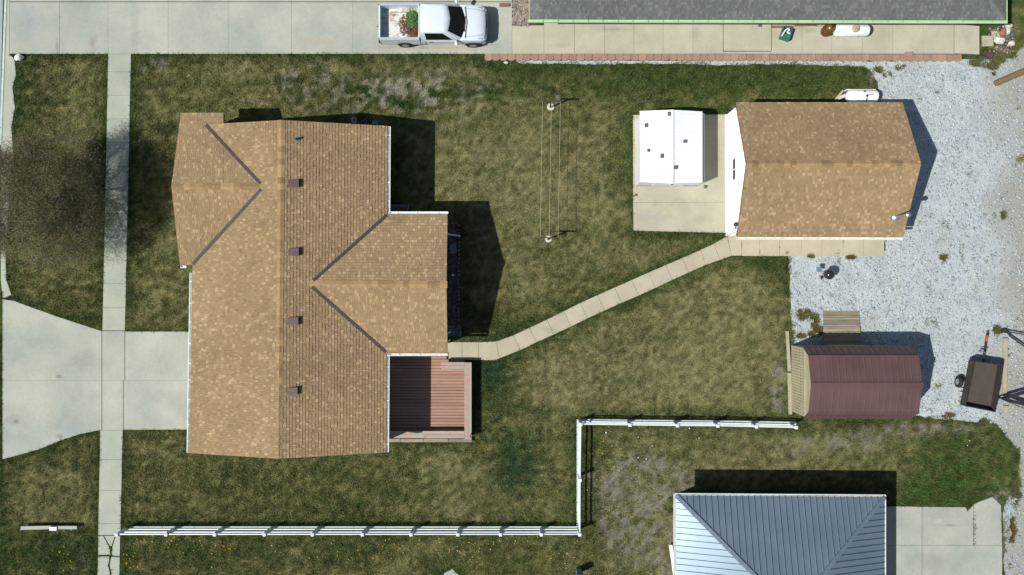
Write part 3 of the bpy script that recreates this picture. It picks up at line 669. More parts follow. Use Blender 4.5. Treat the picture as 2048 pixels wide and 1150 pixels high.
def gable(mb, x0, y0, x1, y1, zt, zp, axis):
    mb.box((x0, y0, -.1), (x1, y1, zt))
    if axis == 'y': m = (x0+x1)/2; a = [(x0, y0+.001, zt), (x1, y0+.001, zt), (m, y0+.001, zp)]; b = [(p[0], y1-.001, p[2]) for p in a]
    else: m = (y0+y1)/2; a = [(x0+.001, y0, zt), (x0+.001, y1, zt), (x0+.001, m, zp)]; b = [(x1-.001, p[1], p[2]) for p in a]
    mb.add(a+b, [(0,1,2),(3,5,4),(0,2,5,3),(1,4,5,2)])
gable(wl, -15.7, -8.0, -6.5, 7.85, ze-.16, zr-.22, 'y')
gable(wl, -16.25, 1.35, -14.62, 8.4, ze-.162, zw-.2, 'x')
gable(wl, -7.5, -2.95, -3.52, 3.3, ze-.164, zw-.2, 'x')
wo = wl.build('wall', M['wall'], house)
gutter(P(776,253,ze), P(775,426,ze), (1,0,0), house, M['gwhite'], seed=1)
gutter(P(774,709,ze), P(772.5,904,ze), (1,0,0), house, M['gwhite'], seed=2)
gutter(P(384,546,ze), P(378,905,ze), (-1,0,0), house, M['gwhite'], seed=3)
gutter(P(777,428,ze), P(896,428,ze), (0,1,0), house, M['gwhite'], seed=4)
gutter(P(775,707,ze), P(895,707,ze), (0,-1,0), house, M['gwhite'], seed=5)
gutter(P(361,531,ze), P(372,531,ze), (0,-1,0), house, M['gwhite'], seed=6)
# roof vents
for px_, py_ in ((588,367),(588,504),(587,642),(585.5,782)):
    c = onplane(px_, py_, *mainE); mb = MB(); 
    mb.add([c+Vector(v) for v in [(-.25,-.17,.02),(.22,-.17,-.08),(.22,.17,-.08),(-.25,.17,.02),(-.25,-.17,.1),(.26,-.19,.11),(.26,.19,.11),(-.25,.17,.1)]],
           [(0,3,2,1),(4,5,6,7),(0,1,5,4),(1,2,6,5),(2,3,7,6),(3,0,4,7)])
    mb.box(tuple(c+Vector((-.3,-.22,-.06))), tuple(c+Vector((.27,.22,-.03)))) if False else None
    v = mb.build('roof_vent', M['vent'], house)
    MB().box(tuple(c+Vector((.225,-.13,-.05))), tuple(c+Vector((.275,.13,.085)))).build('louvre', M['dark'], v)
c = onplane(594, 279, *mainE); mb = MB(); mb.tube(c-Vector((0,0,.1)), c+Vector((0,0,.3)), .045, n=12); vp = mb.build('vent_pipe', M['dark'], house, True)
mb = MB(); mb.lathe([(.16,-.03),(.15,.0),(.07,.04),(.055,.09)], c, 12); mb.build('flashing_boot', M['padgrey'], vp)
# downspouts on the east wing wall
def downspout(parent, pts, r=.04, name='downspout', m='white'):
    mb = MB()
    for a, b in zip(pts[:-1], pts[1:]): mb.bar(a, b, r*2, r*1.8)
    return mb.build(name, M[m], parent)
downspout(house, [(-3.46, 2.9, 2.5), (-3.46, 2.9, .2), P(898,469)+Vector((0,0,.12)), P(921,472)+Vector((0,0,.08))], m='gwhite')
downspout(house, [(-3.46,-2.45,2.5), (-3.46,-2.45,.2), P(902,663)+Vector((0,0,.12))], m='gwhite')
downspout(house, [(-3.44,-2.95,2.55), (-3.44,-2.95,.15), P(900,679)+Vector((0,0,.08))], m='gwhite')
# ---- garage
gz0, gz1 = 2.4, 4.36
gar = T('garage', 'tan shingled garage with a bright white gable wall beside the gravel yard', 'garage', P(1610, 350))
gn0, gn1 = P(1472,205,gz0), P(1805,205,gz0); gr0, gr1 = P(1493,327,gz1), P(1842,327,gz1); gs0, gs1 = P(1474,473.5,gz0), P(1806,474,gz0)
rd = MB(); sh = MB()
slope([gn0, gn1, gr1, gr0], sh, under=rd, seed=7); slope([gs0, gs1, gr1, gr0], sh, under=rd, seed=8)
groof = fastbuild(rd, 'roof', M['deckb'], gar); fastbuild(sh, 'shingles', M['shingle'], groof, 'stuff')
caps(gr0, gr1, groof, math.atan((gz1-gz0)/3.4), M['cap'])
mb = MB(); gable(mb, 11.44, 2.86, 19.35, 9.2, gz0-.12, gz1-.2, 'x'); gw = mb.build('wall', M['siding'], gar)
mb = MB()
for i in range(16):
    z = .2+i*.24; m_ = (2.86+9.2)/2; hw = 3.17 if z < gz0-.15 else max(0, 3.17*(gz1-.25-z)/(gz1-gz0))
    if hw > .1: mb.box((11.405, m_-hw, z), (11.44, m_+hw, z+.012))
mb.build('siding_lap', M['siding'], gw)
gutter(P(1474,474.5,gz0), P(1806,475,gz0), (0,-1,0), gar, M['gwhite'], w=.1, seed=9)
for y0, y1 in ((318.5,338),(340.5,359.5)):
    a, b = (575-y0)/S*.964, (575-y1)/S*.964
    fr = MB().bar((11.425,(a+b)/2,1.37),(11.425,(a+b)/2,1.73),.05,a-b,(0,1,0)) if False else MB().box((11.41,b-.04,1.33),(11.455,a+.04,1.77))
    w = fr.build('window', M['white'], gar); MB().box((11.395,b,1.37),(11.412,a,1.73)).build('pane', M['glass'], w)
# wall lamp at the south corner of the gable
lp = MB(); lc = Vector((11.36, 3.2, 2.0)); lp.lathe([(.03,.2),(.1,.16),(.12,.02),(.08,-.12),(.02,-.16)], lc, 10); lp.bar(lc+Vector((0,0,.1)), lc+Vector((.09,0,.1)), .05, .05)
lo_ = lp.build('wall_lamp', M['dark'], gar, True); MB().box(tuple(lc+Vector((.03,-.2,-.3))), tuple(lc+Vector((.1,-.12,-.1)))).build('bracket', M['dark'], lo_)
# flue
sS = (gs0, gs1, gr1); c = onplane(1792, 434, *sS); mb = MB(); mb.tube(c-Vector((0,0,.1)), c+Vector((0,0,1.1)), .07, n=12)
fl = mb.build('flue_pipe', M['galv'], gar, True)
MB().lathe([(.2,0),(.19,.02),(.1,.08),(.08,.14)], c, 12).build('flashing', M['galv'], fl)
MB().lathe([(.1,1.1),(.13,1.16),(.12,1.26),(.03,1.3)], c, 12).build('flue_cap', M['galv'], fl)
downspout(gar, [(11.38, 2.78, 2.3), (11.38, 2.78, .15), P(1456,470)+Vector((0,0,.09))])
mb = MB(); pts = [P(1450.5,230), P(1450.5,300), P(1450.7,363), P(1451,460), P(1453,468), P(1462,470.5), P(1470,469)]
for a, b in zip(pts[:-1], pts[1:]): mb.tube(a+Vector((0,0,.1)), b+Vector((0,0,.1)), .045, n=8)
for p in (P(1450.5,245), P(1450.7,360)): mb.tube(p+Vector((0,.04,.1)), p+Vector((0,-.04,.1)), .06, n=8)
tag(mb.build('drain_pipe', M['white']), 'white drain pipe lying on the concrete along the garage wall', 'pipe')

# ---- north house (only its south side is in frame)
nh_ = T('house', 'long house with grey shingles and pale green gutter at the top edge', 'house', P(1540, -40))
nz = 2.4; a, b = P(1061,38.5,nz), P(2011,40.5,nz); L2 = 4.6; rz = nz+1.75
c_, d_ = Vector((b.x-L2, b.y+L2, rz)), Vector((a.x+L2, a.y+L2, rz)); e_, f_ = Vector((a.x, a.y+2*L2, nz)), Vector((b.x, b.y+2*L2, nz))
rd = MB(); sh = MB()
slope([a, b, c_, d_], sh, under=rd, seed=11, exp=.14); slope([e_, a, d_], sh, under=rd, seed=12, exp=.14); slope([b, f_, c_], sh, under=rd, seed=13, exp=.14); slope([f_, e_, d_, c_], sh, under=rd, seed=14, exp=.3, tabw=(.3,.6))
nroof = fastbuild(rd, 'roof', M['deckb'], nh_); fastbuild(sh, 'shingles', M['gshingle'], nroof, 'stuff')
caps(a+Vector((.1,.1,.03)), d_, nroof, .2, M['gcap'], name='hip_cap'); caps(b+Vector((-.1,.1,.03)), c_, nroof, .2, M['gcap'], name='hip_cap')
caps(d_, c_, nroof, .35, M['gcap'])
MB().box((a.x+.5, a.y+.78, -.1), (b.x-.5, e_.y-.6, nz-.1)).build('wall', M['wall'], nh_)
gutter(a-Vector((.1,0,0)), b+Vector((.12,0,0)), (0,-1,0), nh_, M['green'], w=.13, h=.11, strap=.82, seed=21)
gc0, gc1 = a+Vector((-.1,-.01,0)), b+Vector((.12,-.01,0)); ngc = 32
for i in range(ngc):
    p, q_ = gc0.lerp(gc1, i/ngc), gc0.lerp(gc1, (i+1)/ngc); MB().box((p.x+.012, p.y-.14, nz-.012), (q_.x-.012, p.y-.005, nz+.004)).build('gutter_guard', M['green'], nh_)
gutter(e_, a+Vector((0,-.1,0)), (-1,0,0), nh_, M['green'], w=.06, seed=22); gutter(b+Vector((0,-.1,0)), f_, (1,0,0), nh_, M['green'], w=.1, seed=23)

# ---- south-east house with ribbed metal hip roof
se = T('house', 'house with a ribbed grey metal hip roof at the bottom right', 'house', P(1540, 1120))
sz, st = 2.3, 3.95
A, B = P(1352,991,sz), P(1769,994,sz); hw = (B.x-A.x)/2; Cc = Vector(((A.x+B.x)/2, A.y-hw, st)); D2 = Vector((Cc.x, Cc.y-4, st))
A2, B2 = Vector((A.x, A.y-2*hw-4, sz)), Vector((B.x, B.y-2*hw-4, sz))
def panel_slope(pts, name='roof', rib=.32):
    A_, B_ = pts[0], pts[1]; u = (B_-A_).normalized(); n = (pts[1]-pts[0]).cross(pts[-1]-pts[0]).normalized(); n = n if n.z > 0 else -n
    v = n.cross(u).normalized(); C_ = sum(pts, Vector())/len(pts)
    if (C_-A_).dot(v) < 0: v = -v
    o = MB().prism(pts, -n*.05).build(name, M['metal'], se)
    uv = [((p-A_).dot(u), (p-A_).dot(v)) for p in pts]; ar = sum(uv[i][0]*uv[(i+1) % len(uv)][1]-uv[(i+1) % len(uv)][0]*uv[i][1] for i in range(len(uv)))
    cp = uv if ar > 0 else uv[::-1]; um = max(p[0] for p in uv); vm = max(p[1] for p in uv); x = .2; 
    while x < um:
        q = clip([(x-.026, .01), (x+.026, .01), (x+.026, vm), (x-.026, vm)], cp)
        if len(q) >= 3:
            lo_ = [A_+u*a+v*b for a, b in q]
            m_ = len(q); top = [A_+u*(x+(a-x)*.45)+v*b+n*.055 for a, b in q]
            MB().add(lo_+top, [tuple(range(m_, 2*m_))]+[(i, (i+1) % m_, m_+(i+1) % m_, m_+i) for i in range(m_)]).build('rib', M['metal'], o)
        x += rib
    return o
panel_slope([A, B, Cc], rib=.31); panel_slope([A2, A, Cc, D2], rib=.31); panel_slope([B, B2, D2, Cc], rib=.31); panel_slope([B2, A2, D2])
for p, q in ((A, Cc), (B, Cc), (Cc, D2)):
    mb = MB(); mb.bar(p+Vector((0,0,.035)), q+Vector((0,0,.035)), .2, .03); mb.build('hip_trim', M['metal'], se)
MB().box((A.x+.5, A2.y+.5, -.1), (B.x-.5, A.y-.5, sz-.07)).build('wall', M['wall'], se)
gutter(A+Vector((-.08,0,0)), B+Vector((.08,0,0)), (0,1,0), se, M['gwhite'], w=.09, strap=40, seed=31)
gutter(A2, A+Vector((0,.08,0)), (-1,0,0), se, M['gwhite'], w=.09, strap=40, seed=32); gutter(B2, B+Vector((0,.08,0)), (1,0,0), se, M['gwhite'], w=.07, strap=40, seed=33)
mb = MB(); mb.bar(P(1341,1090,.25), P(1351,1160,.25), .17, .09); 
tag(mb.build('downspout_extension', M['white']), 'long white downspout extension lying beside the metal roofed house', 'downspout')

# ---- deck
dk = T('deck', 'red stained wooden deck with broad weathered bench rails behind the house', 'deck', P(860, 800))
y0, y1 = P(860,868,.2).y, P(860,706,.2).y; n = 26; step = (y1-y0)/n
for i in range(n):
    x1 = P(930,700,.2).x if y0+i*step < P(0,722,.2).y else P(893,700,.2).x
    mb = MB(); mb.box((-6.48, y0+i*step+.011, .16), (x1+random.uniform(-.01,.01), y0+(i+1)*step-.011, .2)); mb.build('plank', M['deckw'], dk)
MB().box((-6.5, y0, 0.03), (P(930,700,.15).x, P(0,724,.15).y, .15)).build('frame', M['redwood'], dk); MB().box((-6.5, P(0,724,.15).y+.002, 0.03), (P(893,700,.15).x, y1, .15)).build('frame', M['redwood'], dk)
zb = .72
def board(x0, y0_, x1, y1_, z=zb, name='rail_board', m='bench'):
    a, b = P(x0, y1_, z), P(x1, y0_, z); MB().box((a.x, a.y, z-.04), (b.x, b.y, z)).build(name, M[m], dk)
for k in range(2):
    board(929+k*7.2, 725, 935.8+k*7.2, 878.5); 
    board(776, 862.2+k*7.2, 928.6, 869+k*7.2) if k == 0 else (board(776, 869.4, 850, 876.2), board(850.5, 869.6, 928.6, 876.6))
    board(882, 724.5+k*7, 928.6, 731+k*7)
for px_, py_ in ((932,872),(932,800),(932,735),(885,731),(860,870),(780,870)):
    p = P(px_, py_, 0); MB().box((p.x-.05, p.y-.05, 0), (p.x+.05, p.y+.05, zb-.041)).build('post', M['bench'], dk)
ex = P(936,800,.4).x; MB().box((ex-.02, P(0,876,.4).y, .05), (ex+.02, P(0,726,.4).y, zb-.042)).build('skirt_board', M['redwood'], dk)
ys_ = P(0,871,.4).y; MB().box((-6.48, ys_-.02, .05), (ex-.03, ys_+.02, zb-.042)).build('skirt_board', M['redwood'], dk)
yn_ = P(0,731,.4).y; MB().box((P(884,0,.4).x, yn_-.02, .05), (ex-.03, yn_+.02, zb-.042)).build('skirt_board', M['redwood'], dk)
for i, (xa, xb) in enumerate(((776,800),(801,846),(847,896),(897,943))):
    a, b = P(xa, 884.5, .28), P(xb, 877.8, .28); MB().box((a.x, a.y, .2+.0*i), (b.x, b.y, .25+.015*(i % 2))).build('ledge_board', M['oldwood'], dk)
mb = MB(); p = P(944,861); mb.tube(p, p+Vector((0,0,1.85)), .018, n=6); mb.tube(p+Vector((0,0,1.85)), p+Vector((.12,.03,1.92)), .016, n=6)
tag(mb.build('garden_stake', M['dark']), 'thin dark metal garden stake at the outer corner of the deck', 'stake')

# ---- stoop in the inner corner north of the east wing
sp = T('stoop', 'small dark stoop with a pale railing frame in the house shade', 'stoop', P(800, 420))
MB().box((P(780,0).x, P(0,438).y, 0), (P(818,0).x, P(0,410).y, .3)).build('platform', M['redwood'], sp)
mb = MB(); za = .8; a, b, c = P(779,411,za), P(816,411,za), P(816,432,za)
mb.bar(a, b, .06, .05); mb.bar(b, c, .06, .05)
for q in (a, b, c, (a+b)/2): mb.bar(Vector((q.x, q.y, .3)), Vector((q.x, q.y, za-.025)), .045, .045)
mb.build('railing', M['bluebox'], sp)

# ---- flower bed edging and things in it
ed = T('bed_edging', 'row of dark edging stones around the shaded bed', 'edging', P(917, 550))
em = MB().rock((0,0,.07), .085, (.8,1.15,.9), 3, 8).mesh('edging_stone', M['bedrock'])
for i in range(25):
    p = P(917+random.uniform(-.8,.8), 452+i*8.2); inst('edging_stone', em, (p.x, p.y, 0), ed, (0,0,random.uniform(-.4,.4)), (1,1,random.uniform(.8,1.2)))
for i in range(3):
    p = P(897+i*8, 447); inst('edging_stone', em, (p.x, p.y, 0), ed, (0,0,1.57))
for i, (x, y) in enumerate(((903,655.5),(917,655.5),(903,667),(917,667))):
    o = MB(); p = P(x, y); o.box((p.x-.17,p.y-.14,0), (p.x+.17,p.y+.14,.06)); o = o.build('paver', M['brickdark'])
    tag(o, ['square dark paver at the bed end, nearest the downspout and bed','square dark paver at the bed end, lawn side next to the edging','square dark paver nearest the house and the path','square dark paver at the lawn side nearest the path'][i], 'paver', 'pavers at the end of the bed')
p = P(907,498); tag(MB().box((p.x-.16,p.y-.24,.03),(p.x+.16,p.y+.24,.16)).build('flat_slab', M['padgrey']), 'flat grey slab set in the shaded stone bed', 'slab')
p = P(906,550); tag(MB().lathe([(.02,0),(.05,.06),(.07,.12),(.05,.18),(.01,.2)], (p.x,p.y,.03), 10).build('globe_light', M['white'], None, True), 'small white ball shaped garden light in the stone bed', 'garden light')
# small things in the shade by the north wall
p = P(711,243); fr = MB()
for dx in (-.1,.1):
    for dy in (-.1,.1): fr.bar((p.x+dx,p.y+dy,0),(p.x+dx,p.y+dy,.5),.02,.02)
for z in (.25,.5):
    for a, b in (((-.1,-.1),(.1,-.1)),((.1,-.1),(.1,.1)),((.1,.1),(-.1,.1)),((-.1,.1),(-.1,-.1))): fr.bar((p.x+a[0],p.y+a[1],z),(p.x+b[0],p.y+b[1],z),.018,.018)
tag(fr.build('wire_stand', M['galv']), 'small pale wire stand in the shade north of the house', 'stand')
p = P(732,245); tag(MB().lathe([(.07,0),(.09,.02),(.1,.3),(.085,.3),(.075,.05)], (p.x,p.y,0), 12).build('bucket', M['bluebox'], None, True), 'slim dark blue bucket in the shade north of the house', 'bucket')
p = P(752,247); u = MB().box((p.x-.16,p.y-.1,0),(p.x+.16,p.y+.1,.28)).build('utility_box', M['padgrey']); tag(u, 'low grey box in the shade near the house corner', 'box')

# ---- white metal shed
sd = T('metal_shed', 'small white metal garden shed on the concrete pad, bricks on its roof', 'shed', P(1333, 300, 0))
e0, e1 = 1.62, 2.0
a0, a1, b0, b1 = P(1279.5,222,e0), P(1280,364,e0), P(1405,223,e0), P(1405,365,e0); r0, r1 = P(1344.5,219.5,e1), P(1344.5,367,e1)
MB().add([(x, y, z) for x, y, z in [(P(1273,0).x,P(0,371.5).y,.05),(P(1394,0).x,P(0,371.5).y,.05),(P(1394,0).x,P(0,240).y,.05),(P(1273,0).x,P(0,240).y,.05),
   (P(1273,0).x,P(0,371.5).y,e0-.04),(P(1394,0).x,P(0,371.5).y,e0-.04),(P(1394,0).x,P(0,240).y,e0-.04),(P(1273,0).x,P(0,240).y,e0-.04),(P(1333.5,0).x,P(0,371.5).y,e1-.05),(P(1333.5,0).x,P(0,240).y,e1-.05)]],
   [(0,1,5,8,4),(2,3,7,9,6),(1,2,6,5),(3,0,4,7),(0,3,2,1)]).build('wall', M['vinyl'], sd)
def ribbed(a, b, c, d, name, m, parent, n, h=.018, th=.02):     # a-b eave, d-c ridge; n ribs across
    mb = MB(); nn = (b-a).cross(d-a).normalized(); nn = nn if nn.z > 0 else -nn; top = []
    A_ = []; B_ = []; k = 0
    for i in range(n):
        for t, hh in ((0,0),(.41,0),(.46,h),(.54,h),(.59,0)):
            t = (i+t)/n; A_.append(a.lerp(b, t)+nn*hh); B_.append(d.lerp(c, t)+nn*hh); k += 1
    A_.append(b.copy()); B_.append(c.copy()); k += 1
    vs = A_+B_+[a-nn*th, b-nn*th, c-nn*th, d-nn*th]
    fs = [(i, i+1, k+i+1, k+i) for i in range(k-1)]+[(2*k, 2*k+3, 2*k+2, 2*k+1), (0, 2*k, 2*k+1, k-1), (k, 2*k-1, 2*k+2, 2*k+3), (0, k, 2*k+3, 2*k), (k-1, 2*k+1, 2*k+2, 2*k-1)]
    mb.add(vs, fs); return mb.build(name, m, parent)
ribbed(a0, a1, r1, r0, 'roof_panel', M['white'], sd, 8, h=.007); ribbed(b0, b1, r1, r0, 'roof_panel', M['white'], sd, 8, h=.007)
MB().bar(r0+Vector((0,0,.03)), r1+Vector((0,0,.03)), .12, .02).build('ridge_trim', M['white'], sd)
yb = P(0,371.5).y; 
for x0_, x1_ in ((1302,1333),(1334,1365)): MB().box((P(x0_,0).x,yb-.025,.08),(P(x1_,0).x,yb-.003,1.5)).build('door', M['white'], sd)
MB().box((P(1338,0).x-.03,yb-.06,.75),(P(1338,0).x+.03,yb-.026,.9)).build('handle', M['dark'], sd)
MB().box((P(1272,0).x,yb-.03,.045),(P(1395,0).x,yb-.002,.1)).build('base_rail', M['padgrey'], sd)
lab = ['dark grey block on the white shed roof close to its north edge by the ridge','dark grey block on the white shed roof nearest its northwest corner','lone dark grey block on the middle of the east shed roof slope',
       'smallest dark block on the west shed roof slope near the eave','large dark block in the middle of the west shed roof slope','dark grey block just east of the shed ridge towards the doors']
for i, (x, y, sx, sy) in enumerate(((1338,228,.15,.2),(1292,251,.15,.19),(1369,283,.14,.15),(1296.5,301,.11,.15),(1323.5,312,.15,.21),(1350.5,335,.14,.17))):
    pl = (a0, a1, r0) if x < 1344 else (b0, b1, r0); c = onplane(x, y, *pl)
    tag(MB().box((c.x-sx/2,c.y-sy/2,c.z-.005),(c.x+sx/2,c.y+sy/2,c.z+.1)).build('roof_block', M['brickdark']), lab[i], 'block', 'blocks on the shed roof')
for x, y, l, m in ((1410,374,'small grey stone on the pad near the shed corner','brickdark'),(1270,391,'small reddish stone at the left edge of the pad','redbrick')):
    p = P(x, y); tag(MB().rock((p.x,p.y,.12), .085, (1,1.1,.9), x).build('stone', M[m]), l, 'stone')

# ---- barn shed with gambrel roof
bn = T('barn_shed', 'maroon metal gambrel roofed barn shed with tan board front', 'shed', P(1680, 757))
be, bk, br = 2.05, 2.85, 3.2
def L(y, z, x0=1622, x1=1832):  return None
xw, xe = 557/S, 755/S
Ny, Sy = P(0,690).y, P(0,821.5).y; cy = (Ny+Sy)/2; hw_ = (Ny-Sy)/2
prof = [(cy+hw_+.1, be), (cy+1.42, bk), (cy, br), (cy-1.42, bk), (cy-hw_-.1, be)]
for i in range(4):
    (ya, za), (yb_, zb_) = prof[i], prof[i+1]
    a, b, c, d = Vector((xw-.12,ya,za)), Vector((xe+.1,ya,za)), Vector((xe+.1,yb_,zb_)), Vector((xw-.12,yb_,zb_))
    ribbed(a, b, c, d, 'roof_panel', M['barnroof'], bn, 17, h=.022)
mb = MB(); mb.bar((xw-.13,cy,br+.02),(xe+.12,cy,br+.02),.3,.03); mb.build('ridge_cap', M['barnroof'], bn)
for s_ in (1,-1): MB().bar((xw-.125,cy+s_*1.42,bk+.02),(xe+.105,cy+s_*1.42,bk+.02),.07,.025).build('edge_trim', M['barnroof'], bn)
w_ = [(cy-hw_,0.1),(cy+hw_,.1),(cy+hw_,be-.02),(cy+1.4,bk-.06),(cy,br-.06),(cy-1.4,bk-.06),(cy-hw_,be-.02)]
MB().prism([Vector((xw+.03,y,z)) for y, z in w_], Vector((xe-xw-.06,0,0))).build('wall', M['barnwall'], bn)
nb = 24
for i in range(nb):          # vertical boards of the front
    ya = cy-hw_+i*2*hw_/nb; MB().box((xw+.0,ya+.008,.12),(xw+.028,ya+2*hw_/nb-.008,be-.06)).build('board', M['barnwall'], bn)
MB().box((xw-.02,cy-hw_,be-.055),(xw+.028,cy+hw_,be-.0)).build('trim', M['timber'], bn)
MB().box((xw-.01,cy-.12,br-.4),(xw+.028,cy+.12,br-.15)).build('louvre', M['timber'], bn)
MB().box((13.2+3.4,Ny+.0,.25),(18.6,Ny+.03,1.9)).build('door', M['barnwall'], bn)
# ramp
rp = T('ramp', 'grey weathered plank ramp leading up to the maroon barn shed', 'ramp', P(1684, 656))
n = 15; 
for i in range(n):
    t = (i+.5)/n; yy = 621.5+(690-621.5)*t; z = .05+.24*t; a, b = P(1646+t*2,yy,z), P(1718+t*4,yy,z)
    mb = MB(); hy = (690-621.5)/n/S*.44; mb.add([(a.x,a.y+hy,z-.008),(b.x,b.y+hy,z-.008),(b.x,b.y-hy,z+.008),(a.x,a.y-hy,z+.008)]+[(a.x,a.y+hy,z-.045),(b.x,b.y+hy,z-.045),(b.x,b.y-hy,z-.03),(a.x,a.y-hy,z-.03)],
        [(0,1,2,3),(7,6,5,4),(0,4,5,1),(1,5,6,2),(2,6,7,3),(3,7,4,0)]); mb.build('plank', M['oldwood'], rp)
for x in (1650,1684,1717): MB().add([P(x,624),P(x,690),P(x,690,.0)+Vector((0,0,.25)),P(x,624)+Vector((0,0,.02))]+[q+Vector((.04,0,0)) for q in [P(x,624),P(x,690),P(x,690,.0)+Vector((0,0,.25)),P(x,624)+Vector((0,0,.02))]],
    [(0,1,2,3),(7,6,5,4),(0,4,5,1),(1,5,6,2),(2,6,7,3),(3,7,4,0)]).build('joist', M['oldwood'], rp)
# timbers
def beam(pts, w, h, label, m='timber', z=0, name='timber', group=None):
    mb = MB(); a, b = P(*pts[0]), P(*pts[1]); mb.bar(a+Vector((0,0,z+h/2)), b+Vector((0,0,z+h/2)), w, h); return tag(mb.build(name, M[m]), label, 'timber', group)
beam(((1573,662),(1577.5,742)), .15, .14, 'pale landscape timber beside the lawn, upper one left of the barn')
beam(((1577,745),(1579.5,828)), .17, .14, 'pale landscape timber lying directly in front of the barn')
beam(((2008,676),(2006,790)), .22, .16, 'long pale timber lying right of the dark trailer')
beam(((2010,811),(2009,826)), .24, .12, 'short pale timber offcut below the long timber')
beam(((999,11),(1019,11)), .18, .14, 'short reddish timber on the driveway in front of the pickup', 'redwood')

# ---- white rail fence
zt = 1.13
fence = T('rail_fence', 'white three rail vinyl fence turning two corners round the back yard', 'fence', P(700, 1060))
pb = [(P(x, 1070, zt)) for x in (232,331,428.5,528,624.5,724.5,822,916,1001,1083,1160)]
pn = [P(1160,1070,zt), P(1160.5,961,zt), P(1162,849,zt)]
pe = [P(x, y, zt) for x, y in ((1162,849),(1260.5,850.5),(1355.5,851.6),(1436.5,852.2),(1514,854),(1593.5,855.6))]
pm = MB(); q = .065
pm.box((-q,-q,-.15),(q,q,1.08)); postm = pm.mesh('post', M['vinyl'])
cm = MB(); cm.add([(-.08,-.08,1.082),(.08,-.08,1.082),(.08,.08,1.082),(-.08,.08,1.082),(-.08,-.08,1.105),(.08,-.08,1.105),(.08,.08,1.105),(-.08,.08,1.105),(0,0,1.14)],[(0,3,2,1),(0,1,5,4),(1,2,6,5),(2,3,7,6),(3,0,4,7),(4,5,8),(5,6,8),(6,7,8),(7,4,8)]); capm = cm.mesh('post_cap', M['vinyl'])
done = []
for run in (pb, pn, pe):
    for p in run:
        if any((p-d).length < .2 for d in done): continue
        done.append(p.copy()); o = inst('post', postm, (p.x, p.y, 0), fence); c = bpy.data.objects.new('post_cap', capm); COL.objects.link(c); c.parent = o
    for a, b in zip(run[:-1], run[1:]):
        for z in (.13, .6, .97):
            MB().bar(Vector((a.x,a.y,z))+(b-a).normalized()*.066, Vector((b.x,b.y,z))-(b-a).normalized()*.066, .05, .1).build('rail', M['vinyl'], fence)
ms = STR('mow_strip', P(700,1056))
for p0, p1, p2, p3, n, ax_ in ((262,1051.5,1154,1059.5,14,'x'),(1153,838,1161,1059.5,4,'y')):
    for i in range(n):
        if ax_ == 'x':
            a = p0+(p2-p0)*i/n; b = p0+(p2-p0)*(i+1)/n; sl_ = 0 if i else -10; poly = [(a,p1),(b,p1),(b,p3),(a+sl_,p3)]
        else:
            a = p1+(p3-p1)*i/n; b = p1+(p3-p1)*(i+1)/n; poly = [(p0,a),(p2,a),(p2,b),(p0,b)]
        slab(poly, .07, 'strip', ms, g=.015)
for i in range(7):
    a, b = 1161+i*431/7, 1161+(i+1)*431/7; f = lambda x: (x-1161)/431*4.5
    slab([(a,837.5+f(a)),(b,837.5+f(b)),(b,845.8+f(b)),(a,845.8+f(a))], .07, 'strip', ms, g=.015)

# ---- clothesline
cl = T('clothesline', 'clothesline of two dark T posts and three pale lines on the lawn', 'clothesline', P(1100, 340))
zc = 1.47; nb_, sb_ = P(1100.3,215), P(1095.8,479)
for b_, yl in ((nb_, 0), (sb_, 0)):
    pass
for b_ in (nb_, sb_):
    o = MB().tube((b_.x,b_.y,0),(b_.x,b_.y,zc+.02),.045,n=10).build('post', M['rustdark'], cl, True)
    xs = [P(x,0,zc).x for x in ((1087,1120) if b_ is nb_ else (1080,1116))]
    MB().bar((b_.x-.5,b_.y,zc),(b_.x+.5,b_.y,zc),.065,.065).build('crossbar', M['rustdark'], o)
for dx in (-.46, 0, .46):
    mb = MB(); k = 6
    for i in range(k):
        f0, f1 = i/k, (i+1)/k; s0, s1 = -.1*4*f0*(1-f0), -.1*4*f1*(1-f1)
        p0 = nb_.lerp(sb_, f0)+Vector((dx,0,zc+.01+s0)); p1 = nb_.lerp(sb_, f1)+Vector((dx,0,zc+.01+s1)); mb.tube(p0, p1, .008, n=5)
    mb.build('line', M['rope'], cl)
o = P(1101.5,214); MB().lathe([(.2,-.05),(.2,.04),(.17,.06)], (o.x,o.y,0), 12).build('footing', M['limestone'], cl)
o = P(1097,478); MB().lathe([(.19,-.05),(.19,.04),(.16,.06)], (o.x,o.y,0), 9).build('footing', M['limestone'], cl)

# ---- propane tanks
def tank(root, c, L_, r, m, dome=True):
    pr = [(.02,-L_/2),(r*.5,-L_/2+r*.08),(r*.85,-L_/2+r*.28),(r,-L_/2+r*.6),(r,L_/2-r*.6),(r*.85,L_/2-r*.28),(r*.5,L_/2-r*.08),(.02,L_/2)]
    MB().lathe(pr, c, 24, 'x').build('shell', m, root, True)
    for s_ in (-1,1): MB().box((c.x+s_*L_*.28-.04,c.y-r*.7,.0),(c.x+s_*L_*.28+.04,c.y+r*.7,c.z-r*.7)).build('leg', M['padgrey'], root)
t1 = T('propane_tank', 'old scuffed white propane tank with a round dome lid on the walkway', 'propane tank', P(1705, 58)); c = Vector((P(1703.5,60,.5).x, P(0,60.5,.5).y, .46))
tank(t1, c, 1.92, .31, M['tank']); d = MB().lathe([(.19,.26),(.19,.38),(.16,.42),(.03,.44)], c+Vector((.09,.0,0)), 16).build('dome_lid', M['timber'], t1, True)
for dx, dy in ((.0,.02),(.07,-.05),(-.06,-.06)): MB().lathe([(.02,.435),(.02,.45)], c+Vector((.09+dx,dy,0)), 8).build('bolt', M['dark'], d)
